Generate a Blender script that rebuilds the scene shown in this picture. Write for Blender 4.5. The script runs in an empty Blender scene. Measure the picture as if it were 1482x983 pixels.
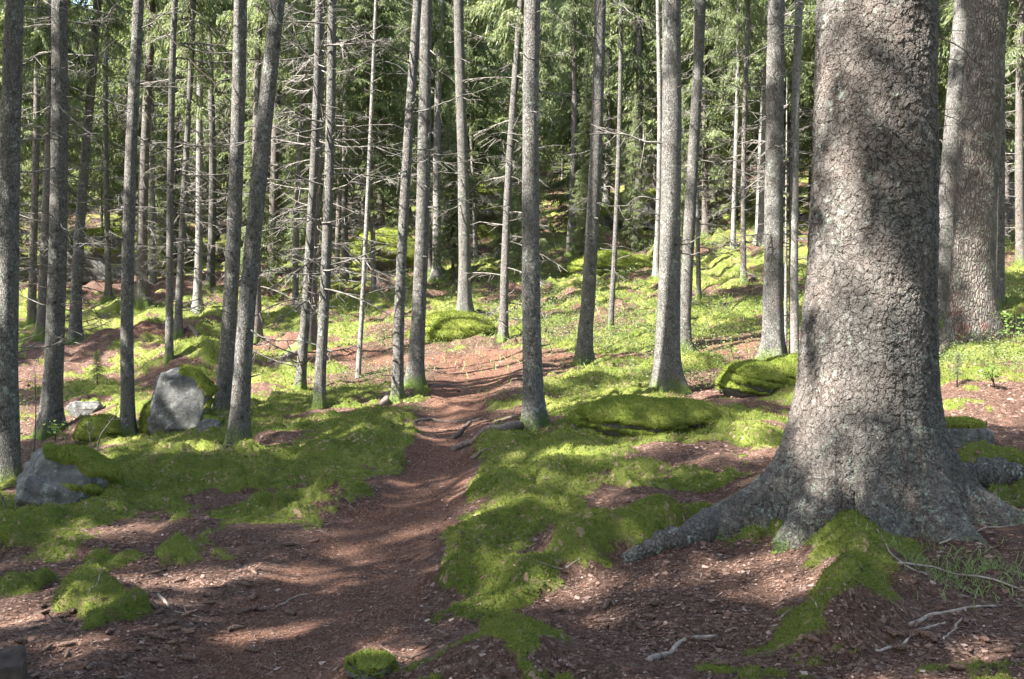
import bpy, math, random
import numpy as np
from mathutils import Vector, Matrix
R = math.radians
rng = np.random.default_rng(7)
random.seed(7)
SC = bpy.context.scene
COL = SC.collection

# ------------------------------------------------------------------ camera, sky, sun, exposure
F_PX, CX, CY = 1423.0, 741.0, 491.5
HORIZON = 420.0
PITCH = math.atan((CY - HORIZON) / F_PX)
EYE = 1.6
cam_d = bpy.data.cameras.new('camera')
cam = bpy.data.objects.new('camera', cam_d); COL.objects.link(cam)
cam_d.sensor_width = 36.0; cam_d.lens = F_PX / 1482.0 * 36.0
cam_d.clip_start = 0.05; cam_d.clip_end = 2000
cam.rotation_euler = (math.pi / 2 - PITCH, 0, 0)
SC.camera = cam

SUN_EL, SUN_AZ = 47.0, 242.0          # direction the light comes from: azimuth clockwise from +Y
world = bpy.data.worlds.new('World'); SC.world = world; world.use_nodes = True
wn = world.node_tree
bg = wn.nodes['Background']
sky = wn.nodes.new('ShaderNodeTexSky'); sky.sky_type = 'NISHITA'; sky.sun_disc = False
sky.sun_elevation = R(SUN_EL); sky.sun_rotation = R(SUN_AZ); sky.air_density = 1.2; sky.dust_density = 1.6; sky.ozone_density = 1.0
wn.links.new(sky.outputs[0], bg.inputs[0]); bg.inputs[1].default_value = 0.10
sun_d = bpy.data.lights.new('sun', 'SUN'); sun_d.energy = 5.0; sun_d.angle = R(0.53); sun_d.color = (1.0, 0.965, 0.90)
sun = bpy.data.objects.new('sun', sun_d); COL.objects.link(sun)
SUNV = Vector((math.sin(R(SUN_AZ)) * math.cos(R(SUN_EL)), math.cos(R(SUN_AZ)) * math.cos(R(SUN_EL)), math.sin(R(SUN_EL))))
sun.rotation_euler = SUNV.to_track_quat('Z', 'Y').to_euler()
sun.location = SUNV * 60
SC.view_settings.view_transform = 'Standard'; SC.view_settings.look = 'None'
SC.view_settings.gamma = 1.0; SC.view_settings.use_curve_mapping = False
SC.view_settings.exposure = 2.88
SC.cycles.max_bounces = 6; SC.cycles.diffuse_bounces = 4; SC.cycles.transmission_bounces = 4; SC.cycles.glossy_bounces = 2
SC.cycles.transparent_max_bounces = 4
SC.cycles.caustics_reflective = False; SC.cycles.caustics_refractive = False

# ------------------------------------------------------------------ numpy noise
def _hash(ix, iy, seed):
    n = (ix.astype(np.int64) * 374761393 + iy.astype(np.int64) * 668265263 + seed * 1442695041) & 0xffffffff
    n = ((n ^ (n >> 13)) * 1274126177) & 0xffffffff
    return ((n ^ (n >> 16)) & 0xffff) / 65535.0
def vnoise(x, y, seed=0):
    x = np.asarray(x, float); y = np.asarray(y, float)
    ix = np.floor(x); iy = np.floor(y); fx = x - ix; fy = y - iy
    ux = fx * fx * fx * (fx * (fx * 6 - 15) + 10); uy = fy * fy * fy * (fy * (fy * 6 - 15) + 10)
    a = _hash(ix, iy, seed); b = _hash(ix + 1, iy, seed); c = _hash(ix, iy + 1, seed); d = _hash(ix + 1, iy + 1, seed)
    return ((a * (1 - ux) + b * ux) * (1 - uy) + (c * (1 - ux) + d * ux) * uy) * 2 - 1
def fbm(x, y, octv=4, seed=0, gain=0.5):
    s = 0; a = 1.0; t = 0
    for o in range(octv):
        s = s + a * vnoise(x * 2 ** o + 17.3 * o, y * 2 ** o - 9.1 * o, seed + o * 13); t += a; a *= gain
    return s / t
def noise3(P, seed=0):
    return (vnoise(P[:, 0] + 3.1 * P[:, 2], P[:, 1] - 2.3 * P[:, 2], seed) + vnoise(P[:, 1] + 5.1, P[:, 2] * 1.7 + P[:, 0] * .6, seed + 5) + vnoise(P[:, 2] * 1.3, P[:, 0] - P[:, 1] * .4, seed + 9)) / 3
def sstep(a, b, x):
    t = np.clip((x - a) / (b - a), 0, 1); return t * t * (3 - 2 * t)

# ------------------------------------------------------------------ terrain
_YK = np.array([-400, -60, -20, 0, 8, 12, 15, 18, 23, 30, 40, 60, 90, 140, 400.])
_ZK = np.array([-20, -4.0, -.6, 0, .0, .06, .26, .52, 1.05, 2.0, 3.6, 7.6, 14.0, 24.0, 40.])
_yy = np.linspace(-400, 400, 8001)
_zz = np.interp(_yy, _YK, _ZK)
_k = np.hanning(61); _k /= _k.sum(); _zz = np.convolve(np.pad(_zz, 30, mode='edge'), _k, 'valid')
def h0(x, y):
    x = np.asarray(x, float); y = np.asarray(y, float)
    w = sstep(1.0, 9.0, y)
    z = np.interp(y, _yy, _zz)
    z = z + (0.03 + 0.045 * w) * 16 * np.tanh(x / 16)
    z = z + 0.25 * sstep(3.5, 9, x) * sstep(6, 12, y)
    z = z + fbm(x / 9, y / 9, 2, 3) * 0.45 * sstep(16, 34, np.hypot(x, y))
    return z
cam.location = (0, 0, float(h0(0, 0)) + EYE)
CAMZ = cam.location.z
cp, sp = math.cos(PITCH), math.sin(PITCH)
def rays(px, py):
    u = (np.asarray(px, float) - CX) / F_PX; v = (CY - np.asarray(py, float)) / F_PX
    return u, cp + v * sp, -sp + v * cp
def hit(px, py, hf):
    dx, dy, dz = rays(px, py)
    px = np.atleast_1d(np.asarray(dx, float) + 0 * np.asarray(dz)); dy = np.atleast_1d(dy + 0 * px); dz = np.atleast_1d(dz + 0 * px)
    def march(t):
        below = (CAMZ + dz[:, None] * t) <= hf(px[:, None] * t, dy[:, None] * t)
        i = np.where(below.any(1), below.argmax(1), t.shape[1] - 1); return np.clip(i, 1, None)
    t = np.repeat(np.geomspace(1.0, 160, 420)[None], len(px), 0); i = march(t); k = np.arange(len(px))
    lo, hi = t[k, i - 1], t[k, i]
    t = lo[:, None] + (hi - lo)[:, None] * np.linspace(0, 1, 9)[None]; i = march(t); res = (t[k, i - 1] + t[k, i]) / 2
    return px * res, dy * res
def at0(px, py):
    x, y = hit(px, py, h0); return float(x[0]), float(y[0])

# the trodden path as a line in the world (from survey pixels)
_PATH = [(390, 1040, 210), (455, 880, 170), (540, 790, 118), (600, 720, 80), (635, 680, 56), (648, 640, 45), (655, 600, 46), (668, 570, 50), (690, 545, 62), (700, 522, 66)]
PATH = []
for a, b, c in _PATH:
    x, y = at0(a, b); d = math.hypot(x, y); PATH.append((x, y, c / F_PX * d))
PATH.insert(0, (PATH[0][0] - .25, 0.0, PATH[0][2])); PATH.insert(0, (PATH[0][0] - .6, -12.0, .5))
_P2 = [(705, 530, .5), (640, 521, .45), (560, 527, .6), (470, 512, .45), (400, 500, .4), (300, 495, .5), (180, 487, .4)]
PATH2 = [at0(a, b) + (c,) for a, b, c in _P2]
_P3 = [(700, 530, .7), (745, 516, .6), (830, 524, .35), (930, 517, .4), (1040, 508, .5), (1090, 500, .4)]
PATH3 = [at0(a, b) + (c,) for a, b, c in _P3]
_P4 = [(700, 530, .6), (690, 515, .5), (640, 516, .35)]
PATH4 = [at0(a, b) + (c,) for a, b, c in _P4]
def polydist(x, y, pts):
    best = np.full(np.shape(x), 1e9)
    for (x0, y0, w0), (x1, y1, w1) in zip(pts[:-1], pts[1:]):
        dx, dy = x1 - x0, y1 - y0; L = dx * dx + dy * dy
        t = np.clip(((x - x0) * dx + (y - y0) * dy) / L, 0, 1)
        d = np.hypot(x - x0 - t * dx, y - y0 - t * dy) / (w0 + (w1 - w0) * t)
        best = np.minimum(best, d)
    return best
def pathmask(x, y):
    wob = 1 + 0.42 * fbm(x * 1.3, y * 1.3, 5, 21, .7)
    return 1 - sstep(0.55, 1.2, polydist(x, y, PATH) * wob)
def treadmask(x, y):
    return 1 - sstep(0.35, 1.35, polydist(x, y, PATH) * (1 + .25 * fbm(x * 1.2, y * 1.2, 2, 23)))
def path2mask(x, y):
    wob = 1 + 0.45 * fbm(x * 1.1, y * 1.1, 3, 22)
    d = np.minimum(np.minimum(polydist(x, y, PATH2), polydist(x, y, PATH3)), polydist(x, y, PATH4))
    return 1 - sstep(0.5, 1.2, d * wob)

# painted cover (where moss or bare litter lies), pixel ellipses turned into world ellipses
MOSS_E = [(300, 800, 60, 10), (120, 700, 60, 18), (350, 765, 70, 9), (20, 800, 50, 25), (652, 484, 48, 17), (180, 455, 60, 12), (283, 530, 55, 25), (145, 850, 40, 62), (140, 900, 45, 30), (225, 668, 95, 26), (390, 742, 80, 12), (60, 770, 95, 42), (10, 850, 30, 22), (170, 722, 95, 32),
    (400, 690, 110, 18), (430, 765, 30, 9), (760, 705, 75, 50), (725, 765, 75, 35), (650, 800, 36, 10), (730, 850, 95, 30), (660, 838, 45, 16), (690, 884, 55, 12), (850, 800, 55, 30),
    (930, 786, 70, 20), (990, 768, 40, 12), (740, 960, 68, 36), (700, 930, 25, 12), (530, 940, 42, 40), (1240, 830, 38, 50), (1228, 915, 58, 30), (1180, 955, 28, 14),
    (930, 702, 52, 8), (1030, 698, 62, 13), (1085, 620, 62, 22), (1110, 650, 36, 14), (880, 650, 130, 26), (810, 680, 45, 18), (560, 640, 66, 34),
    (470, 665, 90, 30), (1420, 562, 85, 22), (1465, 688, 46, 16), (1400, 605, 40, 10), (1290, 640, 40, 10), (505, 715, 38, 18), (480, 600, 100, 30), (1300, 760, 0, 0),
    (600, 760, 0, 0), (1130, 780, 50, 10), (330, 620, 70, 18), (630, 570, 28, 12), (590, 600, 40, 18), (880, 590, 100, 20), (850, 560, 60, 10), (1440, 740, 14, 12), (1010, 528, 40, 14), (860, 625, 60, 20)]
LITT_E = [(610, 512, 50, 8), (715, 500, 40, 10), (600, 480, 22, 8), (560, 500, 40, 8), (935, 735, 105, 26), (1060, 725, 50, 12), (1080, 860, 190, 62), (900, 900, 150, 50), (1400, 850, 110, 90), (1330, 790, 60, 20), (350, 850, 130, 55), (60, 820, 85, 22), (250, 765, 100, 14),
    (960, 660, 110, 14), (1250, 560, 60, 20), (60, 940, 95, 50), (260, 930, 110, 50), (1440, 620, 60, 22), (1400, 590, 60, 8), (640, 930, 60, 40), (1310, 900, 60, 60), (1180, 880, 40, 40), (1040, 960, 150, 30), (800, 890, 60, 16),
    (400, 650, 60, 14), (870, 735, 40, 25), (330, 700, 60, 9), (250, 655, 0, 0), (1000, 600, 0, 0), (1080, 575, 40, 12), (1120, 690, 50, 10), (620, 600, 20, 14), (420, 610, 60, 12), (90, 600, 60, 20),
    (1040, 545, 50, 8), (560, 760, 60, 16), (360, 720, 90, 9), (160, 765, 60, 10), (1450, 650, 50, 14), (950, 690, 0, 0)]
def ell(L):
    out = []
    for a, b, rx, ry in L:
        if rx == 0: continue
        c = at0(a, b); r = at0(a + rx, b); n = at0(a, b + ry); f = at0(a, b - ry)
        d = math.hypot(*c); out.append((c[0], c[1], rx / F_PX * d, max(0.08, (math.hypot(*f) - math.hypot(*n)) / 2)))
    return out
MOSS_W, LITT_W = ell(MOSS_E), ell(LITT_E)
MOSS_S = ell([(145, 850, 40, 50), (150, 905, 38, 28), (60, 775, 85, 28), (10, 850, 30, 14), (170, 728, 85, 22), (745, 962, 62, 30), (350, 745, 60, 9), (300, 700, 90, 14), (440, 690, 60, 10), (250, 800, 30, 7)])
_RGM = [([(1000, 775), (950, 795), (890, 808), (840, 820)], .17), ([(860, 820), (780, 842), (690, 848), (625, 842)], .15), ([(1238, 800), (1246, 840), (1228, 900), (1190, 950)], .17), ([(1405, 712), (1450, 692), (1500, 700), (1560, 720)], .17)]
RIDGE_M = [([at0(*p) + (w,) for p in pts], 0) for pts, w in _RGM]
def ellval(x, y, L):
    best = np.full(np.shape(x), -1.0)
    r = np.hypot(x, y) + 1e-6
    for cx, cy, rx, ry in L:
        d = math.hypot(cx, cy); ux, uy = cx / d, cy / d
        a = (x - cx) * uy - (y - cy) * ux; b = (x - cx) * ux + (y - cy) * uy
        best = np.maximum(best, 1 - np.sqrt((a / rx) ** 2 + (b / ry) ** 2))
    return best
def mossbase(x, y):
    x = np.asarray(x, float); y = np.asarray(y, float)
    r = np.hypot(x, y)
    base = 0.16 * sstep(5, 9, r) - 0.16 + 0.85 * fbm(x * .55, y * .55, 4, 40) + .02 * sstep(9, 16, r) + .1 * sstep(20, 30, r) + .5 * fbm(x * .8 + 4, y * 2.2, 3, 47) * sstep(6, 11, r)
    wx = x + .30 * fbm(x * 1.7, y * 1.7, 4, 201, .65); wy = y + .45 * fbm(x * 1.7 + 5, y * 1.7, 4, 207, .65)
    fade = 1 - sstep(24, 30, r)
    base = base + (0.78 * np.clip(ellval(wx, wy, MOSS_W) + .22, -.1, .6) - 0.75 * np.clip(ellval(wx, wy, LITT_W) + .22, -.1, .6)) * fade
    base = base + .85 * fbm(x * 2.3, y * 3.9, 5, 44, .75)
    base = np.maximum(base, np.clip(ellval(wx, wy, MOSS_S) + .15, -1, .6) * (1 + .2) + .34 * fbm(x * 4.2, y * 4.2, 4, 45, .7) - .4 * (ellval(wx, wy, MOSS_S) < -.4))
    for q, (pts, hh) in enumerate(RIDGE_M): base = np.maximum(base, .5 - .42 * polydist(wx * .5 + x * .5, wy * .5 + y * .5, pts) + .5 * fbm(x * 3.3, y * 3.3, 3, 49))
    p = np.maximum(pathmask(x, y) * 1.4, path2mask(x, y) * 1.0)
    return base - p * .9
def mossmask(x, y): return sstep(-0.14, 0.26, mossbase(x, y))

# mounds and root ridges standing up out of the ground: (pixel, pixel, radius x, radius y in m, height)
_M = [(230, 690, .62, .6, .20), (652, 484, .85, .8, .3), (1012, 532, .55, .4, .16), (370, 668, .5, .5, .08), (555, 650, .9, .8, .14), (505, 728, .26, .22, .11), (130, 625, .4, .35, .25),
      (283, 545, 1.0, .9, .55), (190, 460, .9, .6, .4), (740, 965, .32, .26, .13), (532, 955, .13, .24, .10), (1230, 925, .26, .26, .11), (1245, 850, .28, .3, .06), (1085, 625, .5, .35, .12), (1120, 660, .35, .25, .08),
      (60, 790, .7, .5, .10), (150, 860, .25, .3, .06), (700, 720, .35, .35, .07), (850, 810, .25, .22, .08), (300, 640, .7, .4, .12), (1420, 575, .9, .5, .15), (1395, 600, .4, .35, .12),
      (400, 640, .4, .3, .08), (900, 660, .6, .4, .06), (800, 600, .5, .4, .05), (1250, 740, .9, .6, .10), (210, 600, .3, .3, .15), (1330, 700, .4, .4, .05)]
MOUNDS = [at0(a, b) + (rx, ry, hh) for a, b, rx, ry, hh in _M]
_RG = [([(1020, 772), (950, 795), (890, 806), (840, 818), (800, 815)], .15, .15), ([(845, 830), (770, 842), (690, 846), (620, 838)], .10, .075),
       ([(850, 810), (810, 770), (770, 740), (730, 715)], .16, .06), ([(1235, 780), (1246, 840), (1228, 900), (1190, 955)], .18, .15),
       ([(1405, 712), (1450, 692), (1500, 700), (1560, 720)], .14, .12), ([(745, 625), (715, 645), (690, 655), (660, 665)], .10, .07), ([(790, 628), (820, 640), (860, 650)], .1, .05),
       ([(560, 590), (545, 600), (520, 604)], .1, .06), ([(620, 570), (650, 580), (668, 590)], .12, .05)]
RIDGES = [([at0(*p) + (w,) for p in pts], hh) for pts, w, hh in _RG]
def h(x, y):
    x = np.asarray(x, float); y = np.asarray(y, float)
    z = h0(x, y)
    for cx, cy, rx, ry, hh in MOUNDS:
        q = ((x - cx) / rx) ** 2 + ((y - cy) / ry) ** 2
        z = z + hh * np.exp(-q * 1.1)
    for pts, hh in RIDGES:
        d = polydist(x, y, pts); z = z + hh * np.exp(-(d ** 2) * .9)
    pm = pathmask(x, y)
    r = np.hypot(x, y)
    z = z - 0.075 * treadmask(x, y)
    off = 1 - .85 * treadmask(x, y)
    z = z + off * (0.085 * fbm(x * .9, y * .9, 3, 60) + .05 * np.abs(vnoise(x * 2.1, y * 2.1, 63)) + .022 * fbm(x * 4.2, y * 4.2, 2, 64)) * (1 + 2.2 * sstep(14, 26, r))
    z = z + 0.008 * fbm(x * 7, y * 7, 2, 66) + sstep(20, 28, r) * .28 * np.abs(fbm(x * .45, y * .45, 3, 71))
    return z
def moss_lift(x, y, m):
    wx = x + .12 * vnoise(x * 2.5, y * 2.5, 83); wy = y + .12 * vnoise(x * 2.5 + 9, y * 2.5, 84)
    m = sstep(-.12, .75, mossbase(x, y))
    return m * (0.012 + .11 * np.abs(vnoise(wx * 2.6, wy * 2.6, 81)) + .045 * np.abs(vnoise(wx * 6.5, wy * 6.5, 82)))
def hm(x, y):
    return h(x, y) + moss_lift(x, y, mossmask(x, y))
def at(px, py):
    x, y = hit(px, py, h); return float(x[0]), float(y[0]), float(h(x, y)[0])

# ------------------------------------------------------------------ mesh helpers
def mesh(name, V, F, mats=None, smooth=True, midx=None, attrs=None):
    """V (n,3); F list of (faces array (m,k))"""
    me = bpy.data.meshes.new(name)
    V = np.asarray(V, np.float32)
    if isinstance(F, np.ndarray): F = [F]
    F = [f for f in F if len(f)]
    me.vertices.add(len(V)); me.vertices.foreach_set('co', V.ravel())
    nl = sum(f.size for f in F); nf = sum(len(f) for f in F)
    me.loops.add(nl); me.polygons.add(nf)
    li = np.concatenate([f.ravel() for f in F]).astype(np.int32)
    tot = np.concatenate([np.full(len(f), f.shape[1]) for f in F]).astype(np.int32)
    st = np.concatenate([[0], np.cumsum(tot)[:-1]]).astype(np.int32)
    me.loops.foreach_set('vertex_index', li); me.polygons.foreach_set('loop_start', st)
    me.update(calc_edges=True)
    if smooth: me.polygons.foreach_set('use_smooth', np.ones(nf, bool))
    for m in (mats or []): me.materials.append(m)
    if midx is not None: me.polygons.foreach_set('material_index', np.asarray(midx, np.int32))
    for k, v in (attrs or {}).items():
        a = me.attributes.new(k, 'FLOAT', 'POINT'); a.data.foreach_set('value', np.asarray(v, np.float32))
    me.update()
    return me
def obj(name, me, parent=None, loc=None):
    o = bpy.data.objects.new(name, me); COL.objects.link(o)
    if parent is not None: o.parent = parent
    if loc is not None: o.location = loc
    return o
def tag(o, label=None, cat=None, group=None, kind=None):
    if label: o['label'] = label
    if cat: o['category'] = cat
    if group: o['group'] = group
    if kind: o['kind'] = kind
    return o
def thing(name, label, cat, loc, group=None, rot=(0, 0, 0)):
    o = bpy.data.objects.new(name, None); COL.objects.link(o); o.empty_display_size = .2
    o.location = loc; o.rotation_euler = rot
    return tag(o, label, cat, group)
class MB:
    def __init__(s): s.V = []; s.F4 = []; s.F3 = []; s.n = 0; s.A = []
    def add(s, V, F, a=0.0):
        V = np.asarray(V, float); F = np.asarray(F) + s.n
        s.V.append(V); (s.F4 if F.shape[1] == 4 else s.F3).append(F); s.n += len(V)
        s.A.append(np.full(len(V), a) if np.isscalar(a) else a)
    def tube(s, P, r, k=6, cap=True, a=0.0):
        P = np.asarray(P, float); n = len(P); r = np.broadcast_to(np.asarray(r, float), (n,))
        T = np.gradient(P, axis=0); T /= np.linalg.norm(T, axis=1)[:, None] + 1e-9
        ref = np.array([0, 0, 1.]) if abs(T[:, 2]).mean() < .8 else np.array([1., 0, 0])
        A = np.cross(T, ref); A /= np.linalg.norm(A, axis=1)[:, None] + 1e-9; B = np.cross(T, A)
        th = np.linspace(0, 2 * np.pi, k, endpoint=False)
        V = P[:, None, :] + r[:, None, None] * (np.cos(th)[None, :, None] * A[:, None, :] + np.sin(th)[None, :, None] * B[:, None, :])
        V = V.reshape(-1, 3)
        i = np.arange(n - 1)[:, None] * k; j = np.arange(k)[None, :]; j2 = (j + 1) % k
        F = np.stack([i + j, i + j2, i + k + j2, i + k + j], -1).reshape(-1, 4)
        s.add(V, F, a)
        if cap:
            c = len(V); s.n -= 0
            V2 = P[[0, -1]]; base = s.n
            jj = np.arange(k)
            f1 = np.stack([np.full(k, 0), -len(V) + ((jj + 1) % k), -len(V) + jj], 1)
            f2 = np.stack([np.full(k, 1), -k + jj, -k + ((jj + 1) % k)], 1)
            s.V.append(V2); s.F3.append(np.concatenate([f1, f2]) + base); s.n += 2; s.A.append(np.full(2, a if np.isscalar(a) else 0))
    def build(s, name, mats, smooth=True, attr=None, midx=None):
        F = []
        if s.F4: F.append(np.concatenate(s.F4))
        if s.F3: F.append(np.concatenate(s.F3))
        return mesh(name, np.concatenate(s.V), F, mats, smooth, midx, {attr: np.concatenate(s.A)} if attr else None)

# ------------------------------------------------------------------ materials
class N:
    def __init__(s, name):
        s.m = bpy.data.materials.new(name); s.m.use_nodes = True; s.t = s.m.node_tree; s.t.nodes.clear()
        s.out = s.t.nodes.new('ShaderNodeOutputMaterial')
    def n(s, typ, **kw):
        nd = s.t.nodes.new('ShaderNode' + typ)
        for k, v in kw.items():
            if k == 'inp':
                for kk, vv in v.items():
                    if isinstance(vv, bpy.types.NodeSocket): s.t.links.new(vv, nd.inputs[kk])
                    else: nd.inputs[kk].default_value = vv
            else: setattr(nd, k, v)
        return nd
    def coord(s, which='Object'): return s.n('TexCoord').outputs[which]
    def mapping(s, v, scale=(1, 1, 1), loc=(0, 0, 0)):
        return s.n('Mapping', inp={'Vector': v, 'Scale': scale, 'Location': loc}).outputs[0]
    def noise(s, v, scale, detail=4, rough=.55, dist=0.0):
        return s.n('TexNoise', inp={'Vector': v, 'Scale': scale, 'Detail': detail, 'Roughness': rough, 'Distortion': dist}).outputs[0]
    def voro(s, v, scale, feature='F1', out='Distance', rnd=1.0):
        nd = s.n('TexVoronoi', feature=feature, inp={'Vector': v, 'Scale': scale, 'Randomness': rnd}); return nd.outputs[out]
    def ramp(s, f, stops, interp='LINEAR'):
        nd = s.n('ValToRGB'); cr = nd.color_ramp; cr.interpolation = interp
        while len(cr.elements) < len(stops): cr.elements.new(.5)
        for e, (p, c) in zip(cr.elements, stops):
            e.position = p; e.color = (c if len(c) == 4 else (*c, 1)) if not isinstance(c, (int, float)) else (c, c, c, 1)
        s.t.links.new(f, nd.inputs[0]); return nd.outputs[0]
    def val(s, f, a, b): return s.n('MapRange', inp={0: f, 1: a, 2: b, 3: 0.0, 4: 1.0}, clamp=True).outputs[0]
    def mix(s, f, a, b, mode='MIX'):
        nd = s.n('Mix', data_type='RGBA', blend_type=mode)
        for sock, v in ((nd.inputs[0], f), (nd.inputs[6], a), (nd.inputs[7], b)):
            if isinstance(v, bpy.types.NodeSocket): s.t.links.new(v, sock)
            elif isinstance(v, (int, float)): sock.default_value = v if sock.type == 'VALUE' else (v, v, v, 1)
            else: sock.default_value = (*v, 1)
        return nd.outputs[2]
    def math(s, op, a, b=0.0, c=None):
        nd = s.n('Math', operation=op)
        for i, v in enumerate((a, b, c)):
            if v is None: continue
            if isinstance(v, bpy.types.NodeSocket): s.t.links.new(v, nd.inputs[i])
            else: nd.inputs[i].default_value = v
        return nd.outputs[0]
    def attr(s, name): return s.n('Attribute', attribute_name=name).outputs['Fac']
    def bump(s, hgt, strength=.5, dist=.02): return s.n('Bump', inp={'Height': hgt, 'Strength': strength, 'Distance': dist}).outputs[0]
    def fin(s, col, rough=.9, normal=None, spec=.2, transl=0.0, tcol=None):
        p = s.n('BsdfPrincipled', inp={'Roughness': rough, 'Specular IOR Level': spec})
        if isinstance(col, bpy.types.NodeSocket): s.t.links.new(col, p.inputs['Base Color'])
        else: p.inputs['Base Color'].default_value = (*col, 1)
        if normal is not None: s.t.links.new(normal, p.inputs['Normal'])
        sh = p.outputs[0]
        if transl > 0:
            tr = s.n('BsdfTranslucent'); c = tcol if tcol is not None else col
            if isinstance(c, bpy.types.NodeSocket): s.t.links.new(c, tr.inputs[0])
            else: tr.inputs[0].default_value = (*c, 1)
            mx = s.n('MixShader', inp={0: transl, 1: sh, 2: tr.outputs[0]}); sh = mx.outputs[0]
        s.t.links.new(sh, s.out.inputs[0]); return s.m

def mat_bark(name, dark, light, pink, lich=.35, mossh=.35, detail=1.0):
    n = N(name); c = n.coord(); rnd = n.n('ObjectInfo').outputs['Random']
    off = n.n('CombineXYZ', inp={0: n.math('MULTIPLY', rnd, 37.0), 1: n.math('MULTIPLY', rnd, 11.0), 2: n.math('MULTIPLY', rnd, 23.0)}).outputs[0]
    v = n.n('VectorMath', operation='ADD', inp={0: c, 1: off}).outputs[0]
    vs = n.mapping(v, (1, 1, .62))
    warp = n.n('TexNoise', inp={'Vector': v, 'Scale': 18.0, 'Detail': 2.0}).outputs[1]
    vs2 = n.n('VectorMath', operation='ADD', inp={0: vs, 1: n.n('VectorMath', operation='SCALE', inp={0: warp, 'Scale': .05}).outputs[0]}).outputs[0]
    cell = n.n('TexVoronoi', feature='F1', inp={'Vector': vs2, 'Scale': 42.0})
    edge = n.voro(vs2, 42.0, 'DISTANCE_TO_EDGE')
    cv = n.n('SeparateColor', inp={0: cell.outputs['Color']}).outputs[0]
    big = n.noise(v, 3.0, 4, .6); fine = n.noise(n.mapping(v, (1, 1, .5)), 60, 4, .7); med = n.noise(v, 9, 4, .65)
    col = n.mix(cv, dark, light)
    col = n.mix(n.val(med, .35, .65), col, light)
    col = n.mix(n.math('MULTIPLY', n.val(big, .45, .7), .6), col, pink)
    col = n.mix(n.math('MULTIPLY', n.val(fine, .62, .38), .45), col, dark)
    col = n.mix(n.math('MULTIPLY', n.val(edge, .09, .0), .8), col, tuple(x * .35 for x in dark))
    kn = n.voro(n.mapping(v, (1, 1, .8)), 6.5); col = n.mix(n.math('MULTIPLY', n.val(kn, .17, .07), .85), col, (.03, .024, .02))
    lm = n.math('MULTIPLY', n.val(n.noise(v, 14, 5, .7), .56, .66), n.val(n.noise(v, 2.2, 3), .45, .6))
    col = n.mix(n.math('MULTIPLY', lm, lich * 1.6), col, (.36, .42, .34))
    sx = n.n('SeparateXYZ', inp={0: c}).outputs[2]
    mz = n.math('ADD', sx, n.math('MULTIPLY', n.math('SUBTRACT', n.noise(v, 5, 4, .65), .5), 1.4 * mossh))
    mm = n.val(mz, max(mossh, .0) * .75 - (.6 if mossh < 0 else 0), mossh * .2 - (.8 if mossh < 0 else 0))
    col = n.mix(n.math('MULTIPLY', mm, .85), col, n.mix(fine, (.05, .09, .012), (.13, .17, .03)))
    hg = n.math('ADD', n.math('MULTIPLY', n.val(edge, 0, .14), .5), n.math('ADD', n.math('MULTIPLY', cv, .5), n.math('MULTIPLY', fine, .5)))
    ring = n.noise(n.mapping(v, (1.2, 1.2, 9)), 2.0, 2)
    hg = n.math('ADD', hg, n.math('MULTIPLY', ring, .5))
    return n.fin(col, .93, n.bump(hg, .9 * detail, .012), .15)
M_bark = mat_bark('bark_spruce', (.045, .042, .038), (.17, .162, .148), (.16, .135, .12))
M_bark_pale_lit = mat_bark('bark_pale_lit', (.09, .083, .075), (.28, .265, .245), (.26, .22, .20), .5, .1, .8)  # light bark for bleached stems; on sunlit stems it paints in the sun
M_bark_far = mat_bark('bark_far', (.05, .044, .039), (.17, .152, .136), (.19, .14, .12), .3, .5, .8)

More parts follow.
